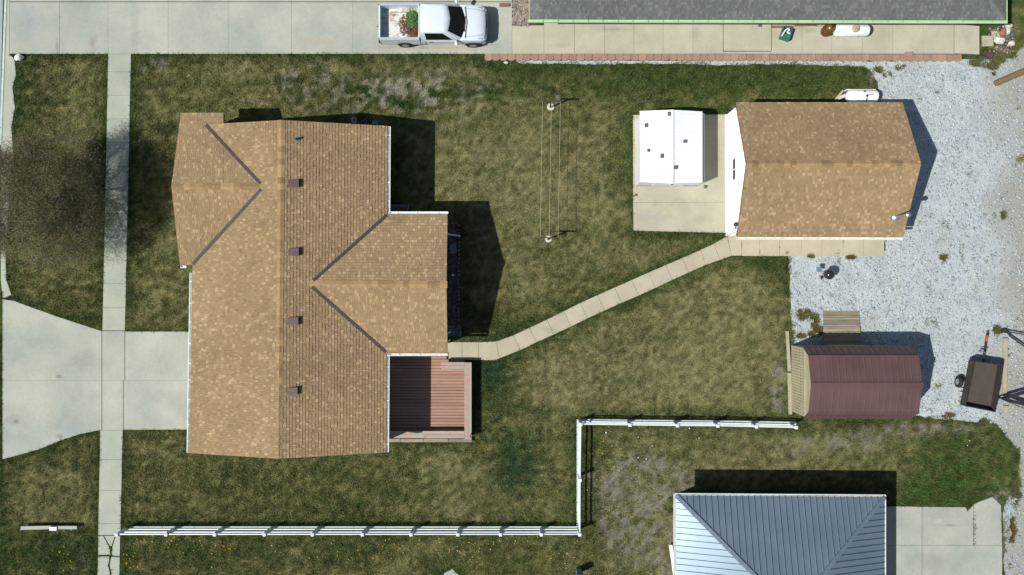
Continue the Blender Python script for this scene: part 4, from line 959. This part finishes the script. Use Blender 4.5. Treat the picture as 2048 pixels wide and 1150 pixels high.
t2 = T('propane_tank', 'clean white propane tank half hidden behind the tan garage roof', 'propane tank', P(1725, 200)); c = Vector((P(1725,0,.6).x, P(0,192,.6).y, .55))
tank(t2, c, 1.7, .33, M['tank2'])
mb = MB(); mb.tube(c+Vector((.1,-.05,.31)), c+Vector((.1,-.05,.4)), .05, n=10); mb.bar(c+Vector((.1,-.05,.38)), c+Vector((.45,.02,.38)), .03, .03); mb.bar(c+Vector((.1,-.05,.38)), c+Vector((.08,-.4,.3)), .03, .03); mb.build('valve', M['dark'], t2)
MB().tube(c+Vector((0,.18,.26)), c+Vector((0,.18,.34)), .04, n=8).build('gauge', M['dark'], t2)
mb = MB(); a, b = P(1693,179.5,.5), P(1751,179.5,.5); mb.bar(a, b, .05, .06)
for q_ in (a, b): mb.bar(Vector((q_.x,q_.y,0)), q_, .05, .05)
tag(mb.build('guard_rail', M['white']), 'low white guard rail just north of the clean propane tank', 'rail')
mb = MB(); mb.bar(P(1670,200,.05), P(1687,180.5,.3), .1, .03); tag(mb.build('board', M['timber']), 'thin tan board leaning at the left of the clean propane tank', 'board')
mb = MB(); mb.bar(P(1676,197,.1), P(1692,190,.1), .16, .12); tag(mb.build('block', M['limestone']), 'pale block lying between the tan board and the clean propane tank', 'block')

# ---- things along the north wall
bl = T('barrel', 'brown rusty domed barrel standing next to the scuffed tank', 'barrel', P(1650, 66)); c = P(1649.5,65)
MB().lathe([(.2,0.045),(.27,.1),(.3,.3),(.29,.55),(.24,.72),(.22,.74)], c, 20).build('body', M['rust'], bl, True)
MB().lathe([(.225,.745),(.2,.84),(.13,.91),(.04,.94)], c, 20).build('dome', M['domesheen'], bl, True)
MB().lathe([(.03,.94),(.04,.97),(.01,1.0)], c, 10).build('knob', M['rust'], bl, True)
bs = ['long tan board against the grey house wall, front of the lumber','tan board second from the walkway in the lumber row','thick brown offcut on top of the lumber row','thin light board between the lumber and the barrel']
for i, (a, b, w, z, h) in enumerate(((( 1543,54.8),(1585,54.5),.1,.05,.05),((1543,51.8),(1603,51.2),.09,.05,.09),((1588,51.4),(1630,50.6),.16,.145,.06),((1628,52.2),(1653,51.0),.09,.05,.05))):
    mb = MB(); mb.bar(P(*a)+Vector((0,0,z+h/2)), P(*b)+Vector((0,0,z+h/2)), w, h); tag(mb.build('lumber_board', M['timber' if i % 2 else 'redwood'] if i != 3 else M['timber']), bs[i], 'board')
tb = T('tote', 'small open green plastic tote with a white hose on the walkway', 'tote', P(1568, 71)); c = P(1568.5,70.5); A_ = math.radians(-18); R_ = Matrix.Rotation(A_, 3, 'Z')
def rb(mb, x0, y0_, z0, x1, y1_, z1):
    k = MB().box((x0,y0_,z0),(x1,y1_,z1)); mb.add([c+R_ @ Vector(v) for v in k.v], k.f)
mb = MB(); 
rb(mb,-.22,-.3,.06,.22,.3,.09); rb(mb,-.25,-.32,.06,-.22,.32,.4); rb(mb,.22,-.32,.06,.25,.32,.4); rb(mb,-.22,-.32,.06,.22,-.29,.4); rb(mb,-.22,.29,.06,.22,.32,.4); mb.build('body', M['teal'], tb)
mb = MB(); rb(mb,-.22,-.29,.2,.22,-.03,.3); rb(mb,.08,-.03,.2,.22,.26,.28); mb.build('tray', M['teal'], tb)
mb = MB(); pts = [(-.2,-.25,.4),(-.16,-.05,.42),(-.12,.12,.42),(0,.24,.42),(.1,.2,.4),(.0,.05,.36),(.18,.02,.38)]
for a, b in zip(pts[:-1], pts[1:]): mb.tube(c+R_ @ Vector(a), c+R_ @ Vector(b), .035, n=8)
mb.build('hose', M['white'], tb, True)
p = P(1519,52); tag(MB().box((p.x-.1,p.y-.09,.11),(p.x+.1,p.y+.09,.125)).build('vent_grate', M['brickdark']), 'small grey grate on the raised slab by the house', 'grate')

# ---- kettle grill
kg = T('kettle_grill', 'round black kettle grill standing on the gravel', 'grill', P(1650, 548)); c = P(1648,549)
MB().lathe([(.02,.5),(.16,.52),(.25,.62),(.27,.7),(.275,.72)], c, 20).build('bowl', M['dark'], kg, True)
MB().lathe([(.28,.722),(.27,.78),(.2,.88),(.1,.94),(.02,.955)], c, 20).build('lid', mat('grill_enamel', (.02,.022,.026,1), rough=.12, spec=.6), kg, True)
mb = MB(); mb.bar(c+Vector((-.05,0,.97)), c+Vector((.05,0,.97)), .03, .02); mb.build('handle', M['dark'], kg)
for i in range(3):
    t = i*2.1+.4; MB().tube(c+Vector((math.cos(t)*.14,math.sin(t)*.14,.53)), c+Vector((math.cos(t)*.26,math.sin(t)*.26,.02)), .013, n=6).build('leg', M['galv'], kg)
MB().lathe([(.03,.2),(.17,.22),(.18,.24)], c, 14).build('ash_pan', M['galv'], kg, True)
p = P(1641,541,.6); mb = MB(); mb.box((p.x-.22,p.y-.06,.62),(p.x+.02,p.y+.2,.645)); mb.build('side_shelf', M['bluebox'], kg)
p = P(1644,555,.15); mb = MB(); mb.lathe([(.09,-.03),(.09,.03)], Vector((p.x,p.y,.09)), 14, 'x'); mb.build('wheel', M['black'], kg, True)

# ---- utility trailer
tr = T('utility_trailer', 'small dark utility trailer with a rusty floor parked on the gravel', 'trailer', P(1962, 775)); zf, zs = .5, .85
cs = [P(1947,722,zs), P(2004,730,zs), P(1989,823,zs), P(1929,811,zs)]          # rim corners NW NE SE SW
fl_ = [Vector((p.x,p.y,zf)) for p in cs]; MB().prism([q for q in fl_], .06).build('floor', M['trailer'], tr)
for i in range(4):
    a, b = cs[i], cs[(i+1) % 4]; a2, b2 = Vector((a.x,a.y,(zf+zs)/2)), Vector((b.x,b.y,(zf+zs)/2)); sd_ = MB(); sd_.bar(a2, b2, .04, zs-zf+.08); o = sd_.build('side_panel', M['tside'], tr)
    rl = MB(); rl.bar(Vector((a.x,a.y,zs+.06)), Vector((b.x,b.y,zs+.06)), .055, .03); rl.build('top_rail', M['dark'], o)
ctr = sum(cs, Vector())/4; ax1 = (cs[0]-cs[3]).normalized(); ax2 = (cs[1]-cs[0]).normalized()
for s_ in (-1,1):
    wc = Vector((ctr.x,ctr.y,.3))+ax2*s_*.98; wc.z = .3
    k = MB().lathe([(.17,-.1),(.28,-.09),(.31,-.04),(.31,.04),(.28,.09),(.17,.1)], (0,0,0), 20, 'x'); Rz = Matrix.Rotation(math.atan2(ax2.y,ax2.x),3,'Z')
    w = MB().add([wc+Rz @ Vector(v) for v in k.v], k.f).build('wheel', M['black'], tr, True)
    k = MB().lathe([(.16,-.085),(.165,.105),(.05,.108)], (0,0,0), 14, 'x'); MB().add([wc+Rz @ Vector((v[0]*s_,v[1],v[2])) for v in k.v], k.f).build('rim', M['rim'], w)
mid = (cs[0]+cs[1])/2; mid.z = .42; tip = P(1974.5,666,.45)
MB().bar(mid, tip, .08, .08).build('tongue', M['dark'], tr)
MB().bar(mid.lerp(tip,.72), mid.lerp(tip,.92)+Vector((0,0,.02)), .1, .1).build('coupler', M['orange'], tr)
j = mid.lerp(tip,.35); mb = MB(); mb.tube(j+Vector((-.1,0,-.4)), j+Vector((-.1,0,.35)), .03, n=8); mb.bar(j, j+Vector((-.3,.02,.1)), .04, .04); mb.bar(j+Vector((-.1,0,.33)), j+Vector((-.38,.04,.33)), .03, .03); mb.build('jack', M['galv'], tr)
for k_ in (.08,.3): 
    q_ = cs[3].lerp(cs[0],k_); MB().bar(Vector((q_.x,q_.y,zf)), Vector((q_.x-.16,q_.y,zf)), .05, .06).build('stake_pocket', M['dark'], tr)
# second trailer at the frame edge: only its A-frame shows
t3 = T('flatbed_trailer', 'dark A frame nose of a flatbed trailer at the right edge', 'trailer', P(2080, 800))
n0 = P(2006,797,.55)
for e in (P(2070,778,.5), P(2070,815,.5)): MB().bar(n0, e, .16, .12).build('frame_arm', M['dark'], t3)
MB().bar(P(2010,801,.64), P(2062,822,.64), .05, .05).build('chrome_rail', M['chrome'], t3)
MB().tube(n0+Vector((0,0,-.52)), n0+Vector((0,0,.2)), .05, n=10).build('jack', M['dark'], t3)
p = P(2070,797,.55); MB().box((p.x,p.y-1.0,.5),(p.x+3.4,p.y+1.0,.6)).build('bed', M['trailer'], t3)
for s_ in (-1,1):
    for q_ in (1.4,2.2):
        wc = Vector((p.x+q_,p.y+s_*1.12,.3)); MB().lathe([(.16,-.09),(.28,-.09),(.31,-.04),(.31,.04),(.28,.09),(.16,.09)], wc, 18, 'y').build('wheel', M['black'], t3, True)
t4 = T('hitch_bars', 'two thin dark hitch bars meeting at a point beside the alley', 'hitch', P(2030, 670))
a = P(2011,662,.3)
MB().bar(a, P(2075,674,.35), .06, .06).build('bar', M['dark'], t4); MB().bar(P(2019,671,.3), P(2075,712,.35), .06, .06).build('bar', M['dark'], t4)
MB().box((a.x-.12,a.y-.1,0),(a.x+.06,a.y+.08,.33)).build('coupler', M['tside'], t4); MB().bar(a, P(2021,672,.3), .06, .06).build('link', M['dark'], t4)
MB().box((P(2076,0,.3).x, P(0,720,.3).y, .05),(P(2110,0,.3).x, P(0,665,.3).y, .55)).build('body', M['tside'], t4)

# ---- utility pole
up = T('utility_pole', 'tall brown wooden utility pole leaning out of frame at the top right', 'utility pole', P(1992, 166)); c = P(1992,166)
MB().tube(c-Vector((0,0,.3)), c+Vector((0,0,10.5)), .17, .12, n=16).build('pole', M['pole'], up, True)
MB().tube(c+Vector((.1,.13,.0)), c+Vector((.08,.11,8)), .025, n=8).build('conduit', M['galv'], up)
MB().bar(c+Vector((-.1,-1.1,9.9)), c+Vector((-.1,1.1,9.9)), .1, .12).build('crossarm', M['pole'], up)

# ---- rock pile
rocks = [(1997,82,.32,.2,'limestone','largest white stone in the pile by the grey house corner','stone'),(2003,66,.2,.25,'redbrick','red sandstone rock between the white stones in the pile','rock'),(2012,64,.17,.22,'limestone','upright white stone right of the red rock in the pile','stone'),
         (2014,53,.2,.13,'limestone','white stone nearest the corner of the grey roof','stone'),(2013,75,.2,.12,'brickdark','grey blue stone at the right end of the pile','stone'),(2020,88,.16,.16,'limestone','pale stone at the lower right of the pile','stone'),(2021,72,.18,.12,'brickdark','grey stone at the top right of the pile','stone')]
for x, y, sx, sy, m, l, cname in rocks:
    p = P(x, y); tag(MB().rock((p.x,p.y,.14), 1, (sx*1.1,sy*1.1,.18), x*3+y).build('rock', M[m]), l, cname)
p = P(1974,82); tag(MB().box((p.x-.3,p.y-.3,-.02),(p.x+.3,p.y+.26,.07)).build('stepping_slab', M['walk']), 'square concrete slab at the end of the raised walkway', 'slab')
p = P(1990,70); tag(MB().box((p.x-.22,p.y-.18,-.02),(p.x+.22,p.y+.18,.08)).build('stepping_slab', M['walk']), 'small concrete slab left of the red rock', 'slab')
p = P(1974,109); mb = MB(); mb.bar(P(1966,104,.12), P(1984,114,.12), .3, .16); tag(mb.build('log', M['soil']), 'dark old wood piece below the slab at the walkway end', 'log')
bx = P(1962,106); bx2 = P(2026,52)
tag(stones('rubble', 240, (bx.x, bx.y, bx2.x, bx2.y), lambda x, y: (x > P(1978,0).x) & (fbm(x*2, y*2, 61) > .4), .05, .12, M['riverrock'], z=.03), 'small broken rubble between the stones of the pile', 'rubble')
p = P(42,117); tag(MB().rock((p.x,p.y,.17), .24, (1,.85,.9), 5, 9).build('rock', M['litter']), 'white rounded rock at the driveway corner near the kerb', 'rock')
p = P(1012,126); tag(MB().rock((p.x,p.y,.08), .1, (1.3,.8,.7), 8).build('rock', M['limestone']), 'small white rock in the grass below the red block border', 'rock')

# ---- low rail by the kerb, bottom left
lr = T('low_rail', 'low pale rail of two boards joined by a white bracket near the sidewalk', 'rail', P(98, 1056)); z = .3
MB().bar(P(42,1056,z), P(103,1054.5,z), .18, .05).build('board', M['front'], lr); MB().bar(P(112,1055,z), P(154,1055,z), .17, .05).build('board', M['front'], lr)
MB().box(tuple(P(101,1060,.3)+Vector((0,0,.03))), tuple(P(115,1053,.3)+Vector((0,0,.1)))).build('bracket', M['white'], lr)
for x in (48,108,148): q_ = P(x,1056); MB().box((q_.x-.05,q_.y-.05,-.05),(q_.x+.05,q_.y+.05,.27)).build('post', M['dark'], lr)
pd = T('utility_pedestal', 'blue grey metal utility pedestal in the lawn at the bottom edge', 'pedestal', P(1157, 1139)); c = P(1157,1139)
MB().box((c.x-.14,c.y-.13,0),(c.x+.14,c.y+.13,.92)).build('body', M['bluebox'], pd)
MB().add([(c.x-.16,c.y-.15,.922),(c.x+.16,c.y-.15,.922),(c.x+.16,c.y+.15,.922),(c.x-.16,c.y+.15,.922),(c.x-.12,c.y-.11,1.0),(c.x+.12,c.y-.11,1.0),(c.x+.12,c.y+.11,1.0),(c.x-.12,c.y+.11,1.0)],[(0,3,2,1),(4,5,6,7),(0,1,5,4),(1,2,6,5),(2,3,7,6),(3,0,4,7)]).build('cap', M['tside'], pd)

# ------------------------------------------------------------------ pickup
X_, Y_ = -6.9, 13.75
pk = T('pickup_truck', 'white single cab pickup truck on the driveway with cut brush in its bed', 'pickup', (X_+2.8, Y_, .045))
def tv(x, y, z): return Vector((X_+x, Y_+y, z+.045))
def sec(x, w, zs, zt, zb=.42): return [tv(x,-w+.05,zb), tv(x,-w,.62), tv(x,-w,.86), tv(x,-w+.035,zs), tv(x,-w*.8,zt-.035), tv(x,-w*.4,zt-.008), tv(x,0,zt), tv(x,w*.4,zt-.008), tv(x,w*.8,zt-.035), tv(x,w-.035,zs), tv(x,w,.86), tv(x,w,.62), tv(x,w-.05,zb)]
body = MB().loft([sec(2.14,.95,1.08,1.1), sec(3.0,.955,1.08,1.1), sec(4.0,.955,1.08,1.1), sec(4.3,.955,1.07,1.13), sec(4.6,.955,1.05,1.13), sec(5.0,.95,1.01,1.10), sec(5.25,.93,.96,1.05), sec(5.42,.89,.9,.98), sec(5.52,.8,.84,.9), sec(5.56,.7,.8,.85)])
bo = body.build('body', M['carwhite'], pk, True)
for s_ in (-1,1):       # hood creases
    mb = MB(); mb.tube(tv(4.45,s_*.74,1.105), tv(5.1,s_*.68,1.072), .018, n=6); mb.tube(tv(5.1,s_*.68,1.072), tv(5.38,s_*.6,.99), .018, n=6); mb.build('hood_crease', M['railcap'], bo, True)
for s_ in (-1,1):       # hood shut lines and cowl
    mb = MB(); mb.bar(tv(4.5,s_*.83,1.075), tv(5.35,s_*.8,.985), .018, .02); mb.build('hood_seam', M['dark'], bo)
mb = MB()
for y0_, y1_ in ((-.8,-.4),(-.4,0),(0,.4),(.4,.8)): mb.bar(tv(4.57-abs(y0_)*.12,y0_,1.135-abs(y0_)*.03), tv(4.57-abs(y1_)*.12,y1_,1.135-abs(y1_)*.03), .05, .02)
mb.build('cowl', M['dark'], bo)
mb = MB()
for y0_, y1_ in ((-.78,-.4),(-.4,0),(0,.4),(.4,.78)): mb.bar(tv(5.545-abs(y0_)*.1,y0_,.885), tv(5.545-abs(y1_)*.1,y1_,.885), .035, .03)
mb.build('hood_front_seam', M['dark'], bo)
# cab
def ring(z, x0, x1, xm, w, r=.12):
    return [tv(x0,-w+r,z), tv(x0+r*.3,-w,z), tv(x1-r,-w,z), tv(x1,-w+r,z), tv(xm,0,z), tv(x1,w-r,z), tv(x1-r,w,z), tv(x0+r*.3,w,z), tv(x0,w-r,z), tv(x0-.01,0,z)]
rg = [ring(1.06,2.15,4.3,4.54,.915), ring(1.12,2.15,4.24,4.48,.91), ring(1.72,2.2,3.58,3.7,.755), ring(1.79,2.24,3.5,3.6,.70), ring(1.82,2.4,3.36,3.4,.55)]
cab = MB(); n = 10; vs = [p for r_ in rg for p in r_]; fs = []
for k in range(4):
    for i in range(n): fs.append((k*n+i, k*n+(i+1) % n, (k+1)*n+(i+1) % n, (k+1)*n+i))
fs.append(tuple(range(4*n, 5*n))); cab.add(vs, fs); co = cab.build('cab', M['carwhite'], pk, True)
def lerpq(a, b, t): return a+(b-a)*t
def pane(parent, q, name, m, off=.012, inset=.05):
    c = sum(q, Vector())/len(q); nn = (q[1]-q[0]).cross(q[-1]-q[0]).normalized(); out_ = c-tv(3.2,0,1.3)
    if nn.dot(out_) < 0: nn = -nn
    qq = [p+(c-p).normalized()*inset+nn*off for p in q]; return MB().prism(qq, -nn*.01).build(name, m, parent)
b_, t_ = rg[1], rg[2]
# windscreen: two curved halves joined into one glass
mb = MB(); lo_, hi_ = [b_[3], lerpq(b_[3],b_[4],.5)+Vector((.03,0,0)), b_[4], lerpq(b_[4],b_[5],.5)+Vector((.03,0,0)), b_[5]], [t_[3], lerpq(t_[3],t_[4],.5)+Vector((.015,0,0)), t_[4], lerpq(t_[4],t_[5],.5)+Vector((.015,0,0)), t_[5]]
o3 = Vector((.02,0,.03)); g0 = [p+o3 for p in lo_]; g1 = [lerpq(p, q_, .96)+o3 for p, q_ in zip(lo_, hi_)]
mb.add(g0+g1+[p-o3*.6 for p in g0+g1], [(i,i+1,5+i+1,5+i) for i in range(4)]+[(10+i,15+i,16+i,11+i) for i in range(4)]+[(i,10+i,11+i,i+1) for i in range(4)]+[(5+i,6+i,16+i,15+i) for i in range(4)]+[(0,5,15,10),(4,14,19,9)])
ws = mb.build('windscreen', M['glass'], pk, True)
MB().bar(tv(4.42,-.5,1.165), tv(4.46,.3,1.165), .03, .02).build('wiper', M['black'], ws)
for s_, (i0, i1) in ((-1,(1,2)),(1,(7,6))):
    lo1, hi1 = b_[i0], t_[i0]; lo2, hi2 = b_[i1], t_[i1]
    q = [lerpq(lo1,lo2,.13), lerpq(lo1,lo2,.86), lerpq(hi1,hi2,.92), lerpq(hi1,hi2,.13)]
    w = pane(pk, q, 'side_window', M['glass'], .012, .03)
    d = MB(); d.box(tuple(tv(2.45,s_*.956-.006,.55)), tuple(tv(4.05,s_*.956+.006,1.02))); d = d.build('door', M['carwhite'], pk)
    MB().bar(tv(2.6,s_*.975,.95), tv(2.78,s_*.975,.95), .03, .03).build('handle', M['dark'], d)
    for xx in (2.42, 4.08): MB().bar(tv(xx,s_*.957,.5), tv(xx,s_*.957,1.06), .012, .012).build('door_seam', M['dark'], d)
    m_ = MB(); m_.rock(tv(4.02,s_*1.1,1.15), .14, (.7,1.0,1.0), 2, 10); m_ = m_.build('mirror', M['carwhite'], pk, True); MB().bar(tv(4.08,s_*.9,1.1), tv(4.03,s_*1.02,1.12), .05, .06).build('mirror_arm', M['dark'], m_)
    MB().loft([[tv(5.3,s_*.93,.78),tv(5.3,s_*.93,.92)],[tv(5.46,s_*.86,.76),tv(5.46,s_*.86,.88)],[tv(5.55,s_*.72,.74),tv(5.55,s_*.72,.84)],[tv(5.585,s_*.5,.72),tv(5.585,s_*.5,.82)]], cap=False).build('headlight', M['lamp'], pk)
    MB().box(tuple(tv(-.02,s_*.9-.045,.85)), tuple(tv(.03,s_*.9+.045,1.15))).build('tail_light', M['tail'], pk)
q = [lerpq(b_[0],b_[8],.08), lerpq(b_[0],b_[8],.92), lerpq(t_[0],t_[8],.92), lerpq(t_[0],t_[8],.08)]; pane(pk, q, 'rear_window', M['glass'], .02, .05)
MB().box(tuple(tv(5.52,-.5,.62)), tuple(tv(5.59,.5,.84))).build('grille', M['dark'], pk)
fb = MB().loft([[tv(5.35,-.95,.45),tv(5.35,-.95,.66),tv(5.3,-.9,.66)],[tv(5.52,-.85,.45),tv(5.52,-.85,.66),tv(5.42,-.8,.66)],[tv(5.63,-.5,.45),tv(5.63,-.5,.66),tv(5.5,-.5,.66)],[tv(5.66,0,.45),tv(5.66,0,.66),tv(5.52,0,.66)],[tv(5.63,.5,.45),tv(5.63,.5,.66),tv(5.5,.5,.66)],[tv(5.52,.85,.45),tv(5.52,.85,.66),tv(5.42,.8,.66)],[tv(5.35,.95,.45),tv(5.35,.95,.66),tv(5.3,.9,.66)]], cap=False)
fb.build('front_bumper', M['chrome'], pk, True)
MB().box(tuple(tv(-.1,-.88,.45)), tuple(tv(.0,.88,.6))).build('rear_bumper', M['dark'], pk); MB().tube(tv(-.22,.0,.5), tv(-.1,0,.5), .03, n=8).build('tow_hitch', M['dark'], pk)
# bed
for s_ in (-1,1):
    sb = MB(); sb.box(tuple(tv(.06,min(s_*.84,s_*.955),.5)), tuple(tv(2.10,max(s_*.84,s_*.955),1.24))); o = sb.build('bed_side', M['carwhite'], pk)
    r_ = MB(); r_.box(tuple(tv(.04,min(s_*.82,s_*.95),1.242)), tuple(tv(2.1,max(s_*.82,s_*.95),1.275))); r_.build('bed_rail', M['railcap'], o)
    wh = MB(); wh.lathe([(.36,-.1),(.36,.1)], tv(1.28,s_*.74,.55), 16, 'y'); wh.build('wheel_well', M['bedwhite'], pk)
MB().box(tuple(tv(0,-.82,.5)), tuple(tv(.075,.82,1.24))).build('tailgate', M['carwhite'], pk)
MB().box(tuple(tv(2.06,-.838,.7)), tuple(tv(2.12,.838,1.25))).build('bed_front', M['carwhite'], pk)
MB().box(tuple(tv(.076,-.838,.66)), tuple(tv(2.05,.838,.7))).build('bed_floor', M['bedwhite'], pk)
for i in range(11):
    y = -.7+i*.14; MB().box(tuple(tv(.09,y-.04,.7)), tuple(tv(2.04,y+.04,.725))).build('floor_rib', M['bedwhite'], pk)
MB().box(tuple(tv(-.0,-.94,.42)), tuple(tv(2.1,.94,.5))).build('frame', M['dark'], pk)
for x in (1.28, 4.84):
    for s_ in (-1,1):
        w = MB().lathe([(.2,-.12),(.35,-.12),(.38,-.08),(.38,.08),(.35,.12),(.2,.12)], tv(x,s_*.86,.36), 24, 'y').build('wheel', M['black'], pk, True)
        MB().lathe([(.21,.1),(.19,.125),(.06,.128)], (0,0,0), 16, 'y') ; k = MB().lathe([(.21,.1),(.19,.125),(.06,.128)], (0,0,0), 16, 'y')
        MB().add([tv(x,s_*.86,.36)+Vector((v[0],v[1]*s_,v[2])) for v in k.v], k.f).build('rim', M['rim'], w)
        ar = MB(); 
        for i in range(8):
            a, b = math.pi*i/8, math.pi*(i+1)/8; ar.bar(tv(x+.42*math.cos(a),s_*.962,.36+.42*math.sin(a)), tv(x+.42*math.cos(b),s_*.962,.36+.42*math.sin(b)), .03, .03)
        ar.build('wheel_arch', M['dark'], pk)
# brush in the bed
def brush(name, n, cx, cy_, rx, ry, zc_, colr_, L_, label=None, cat=None, parent=None, w=.02):
    V, F, C = [], [], []
    for i in range(n):
        a = random.uniform(0, 6.28); r = math.sqrt(random.random()); p = tv(cx+rx*r*math.cos(a), cy_+ry*r*math.sin(a), .74+zc_*(1-r*r)*random.random())
        d = Vector((random.gauss(0,1), random.gauss(0,1), random.gauss(.1,.5))).normalized()*L_*random.uniform(.4,1.2); s_ = d.cross(Vector((0,0,1))).normalized()*w*random.uniform(.5,1.5)
        k = len(V); V += [p-d*.5, p+s_, p+d*.5, p-s_]; F.append((k,k+1,k+2,k+3)); c0 = np.array(random.choice(colr_))*random.uniform(.7,1.4); C += [c0]*4
    me = npmesh(name, np.array([tuple(v-ORG[parent.name]) for v in V]), np.array(F), M['bud'], cols=np.array(C)); o = bpy.data.objects.new(name, me); COL.objects.link(o); o.parent = parent; return tag(o, kind='stuff')
br_ = T('brush_pile', 'pile of cut green and brown brush in the pickup bed', 'brush', tv(1.75,0,.73))
brush('green_cuttings', 480, 1.72, .2, .34, .52, .4, [(.05,.12,.03),(.09,.18,.06),(.14,.24,.1)], .42, parent=br_, w=.016)
brush('brown_leaves', 360, 1.54, -.02, .54, .7, .18, [(.16,.08,.03),(.22,.12,.05),(.1,.06,.03)], .17, parent=br_, w=.026)
brush('brown_stems', 260, 1.8, -.38, .22, .3, .25, [(.14,.07,.03),(.2,.1,.05)], .2, parent=br_, w=.02)
mb = MB()
for i in range(26):
    a = random.uniform(0,6.28); p = tv(1.7+random.gauss(0,.2), random.gauss(0,.35), .78+random.random()*.25); d = Vector((math.cos(a),math.sin(a),random.uniform(-.2,.3)))*random.uniform(.2,.5); mb.tube(p-d*.5, p+d*.5, .012, .006, n=4)
mb.build('twigs', M['bark'], br_)['kind'] = 'stuff'

# ------------------------------------------------------------------ tree by the street
tc = P(136, 406); tree = T('tree', 'budding street tree with a twiggy crown at the left edge', 'tree', tc)
tm = MB(); segs = []; buds = []
R2 = random.Random(5)
def grow(p, d, L_, r, lv):
    q = p+d*L_; tm_ = limbs if lv > 0 else tm
    tm_.tube(p, q, r, r*.68, n=7 if lv < 2 else 4, cap=False)
    if lv >= 5:
        for _ in range(4): buds.append(p.lerp(q, R2.uniform(.1,1.1)))
        return
    if lv >= 3:
        for _ in range(2): buds.append(p.lerp(q, R2.random()))
    k = {0:7, 1:4, 2:4, 3:4, 4:3}[lv]; ph = R2.random()*6.28
    for i in range(k):
        t = R2.uniform(.55,1.) if lv else R2.uniform(.75,1.); a = ph+i*6.28/k+R2.uniform(-.5,.5)
        sp_ = R2.uniform(.55,1.05) if lv else R2.uniform(.55,1.0); o_ = d.orthogonal().normalized(); b2 = d.cross(o_)
        nd = (d*math.cos(sp_)+(o_*math.cos(a)+b2*math.sin(a))*math.sin(sp_)+Vector((0,0,.10))).normalized()
        grow(p.lerp(q, t), nd, L_*R2.uniform(.62,.86) if lv else R2.uniform(1.5,1.95), r*.55, lv+1)
limbs = MB(); grow(Vector(tc)-Vector((0,0,.1)), Vector((.03,.02,1)).normalized(), 2.2, .13, 0)
tm.build('trunk', M['bark'], tree, True)
crown = fastbuild(limbs, 'crown', M['bark'], tree)
bp = np.array([tuple(b) for b in buds]); bp = np.repeat(bp, 30, 0)+rng.normal(0, .19, (len(bp)*30, 3)); nb = len(bp)
a = rng.normal(0, 1, (nb, 3)); a /= np.linalg.norm(a, axis=1)[:, None]; b = np.cross(a, rng.normal(0, 1, (nb, 3))); b /= np.linalg.norm(b, axis=1)[:, None]
s_ = rng.uniform(.011, .027, (nb, 1)); V = np.stack([bp-a*s_, bp+b*s_*.7, bp+a*s_, bp-b*s_*.7], 1).reshape(-1, 3); F = np.arange(4*nb).reshape(nb, 4)
pal = np.array([[.19,.18,.09],[.17,.17,.08],[.22,.205,.105],[.15,.155,.075]]); C = np.repeat(pal[rng.integers(0, 4, nb)]*rng.uniform(.7, 1.3, (nb, 1)), 4, 0)
o = npobj('buds', V, F, M['bud'], cols=C, parent=crown); o.location = -ORG[tree.name]; tag(o, kind='stuff')
print('buds', nb)
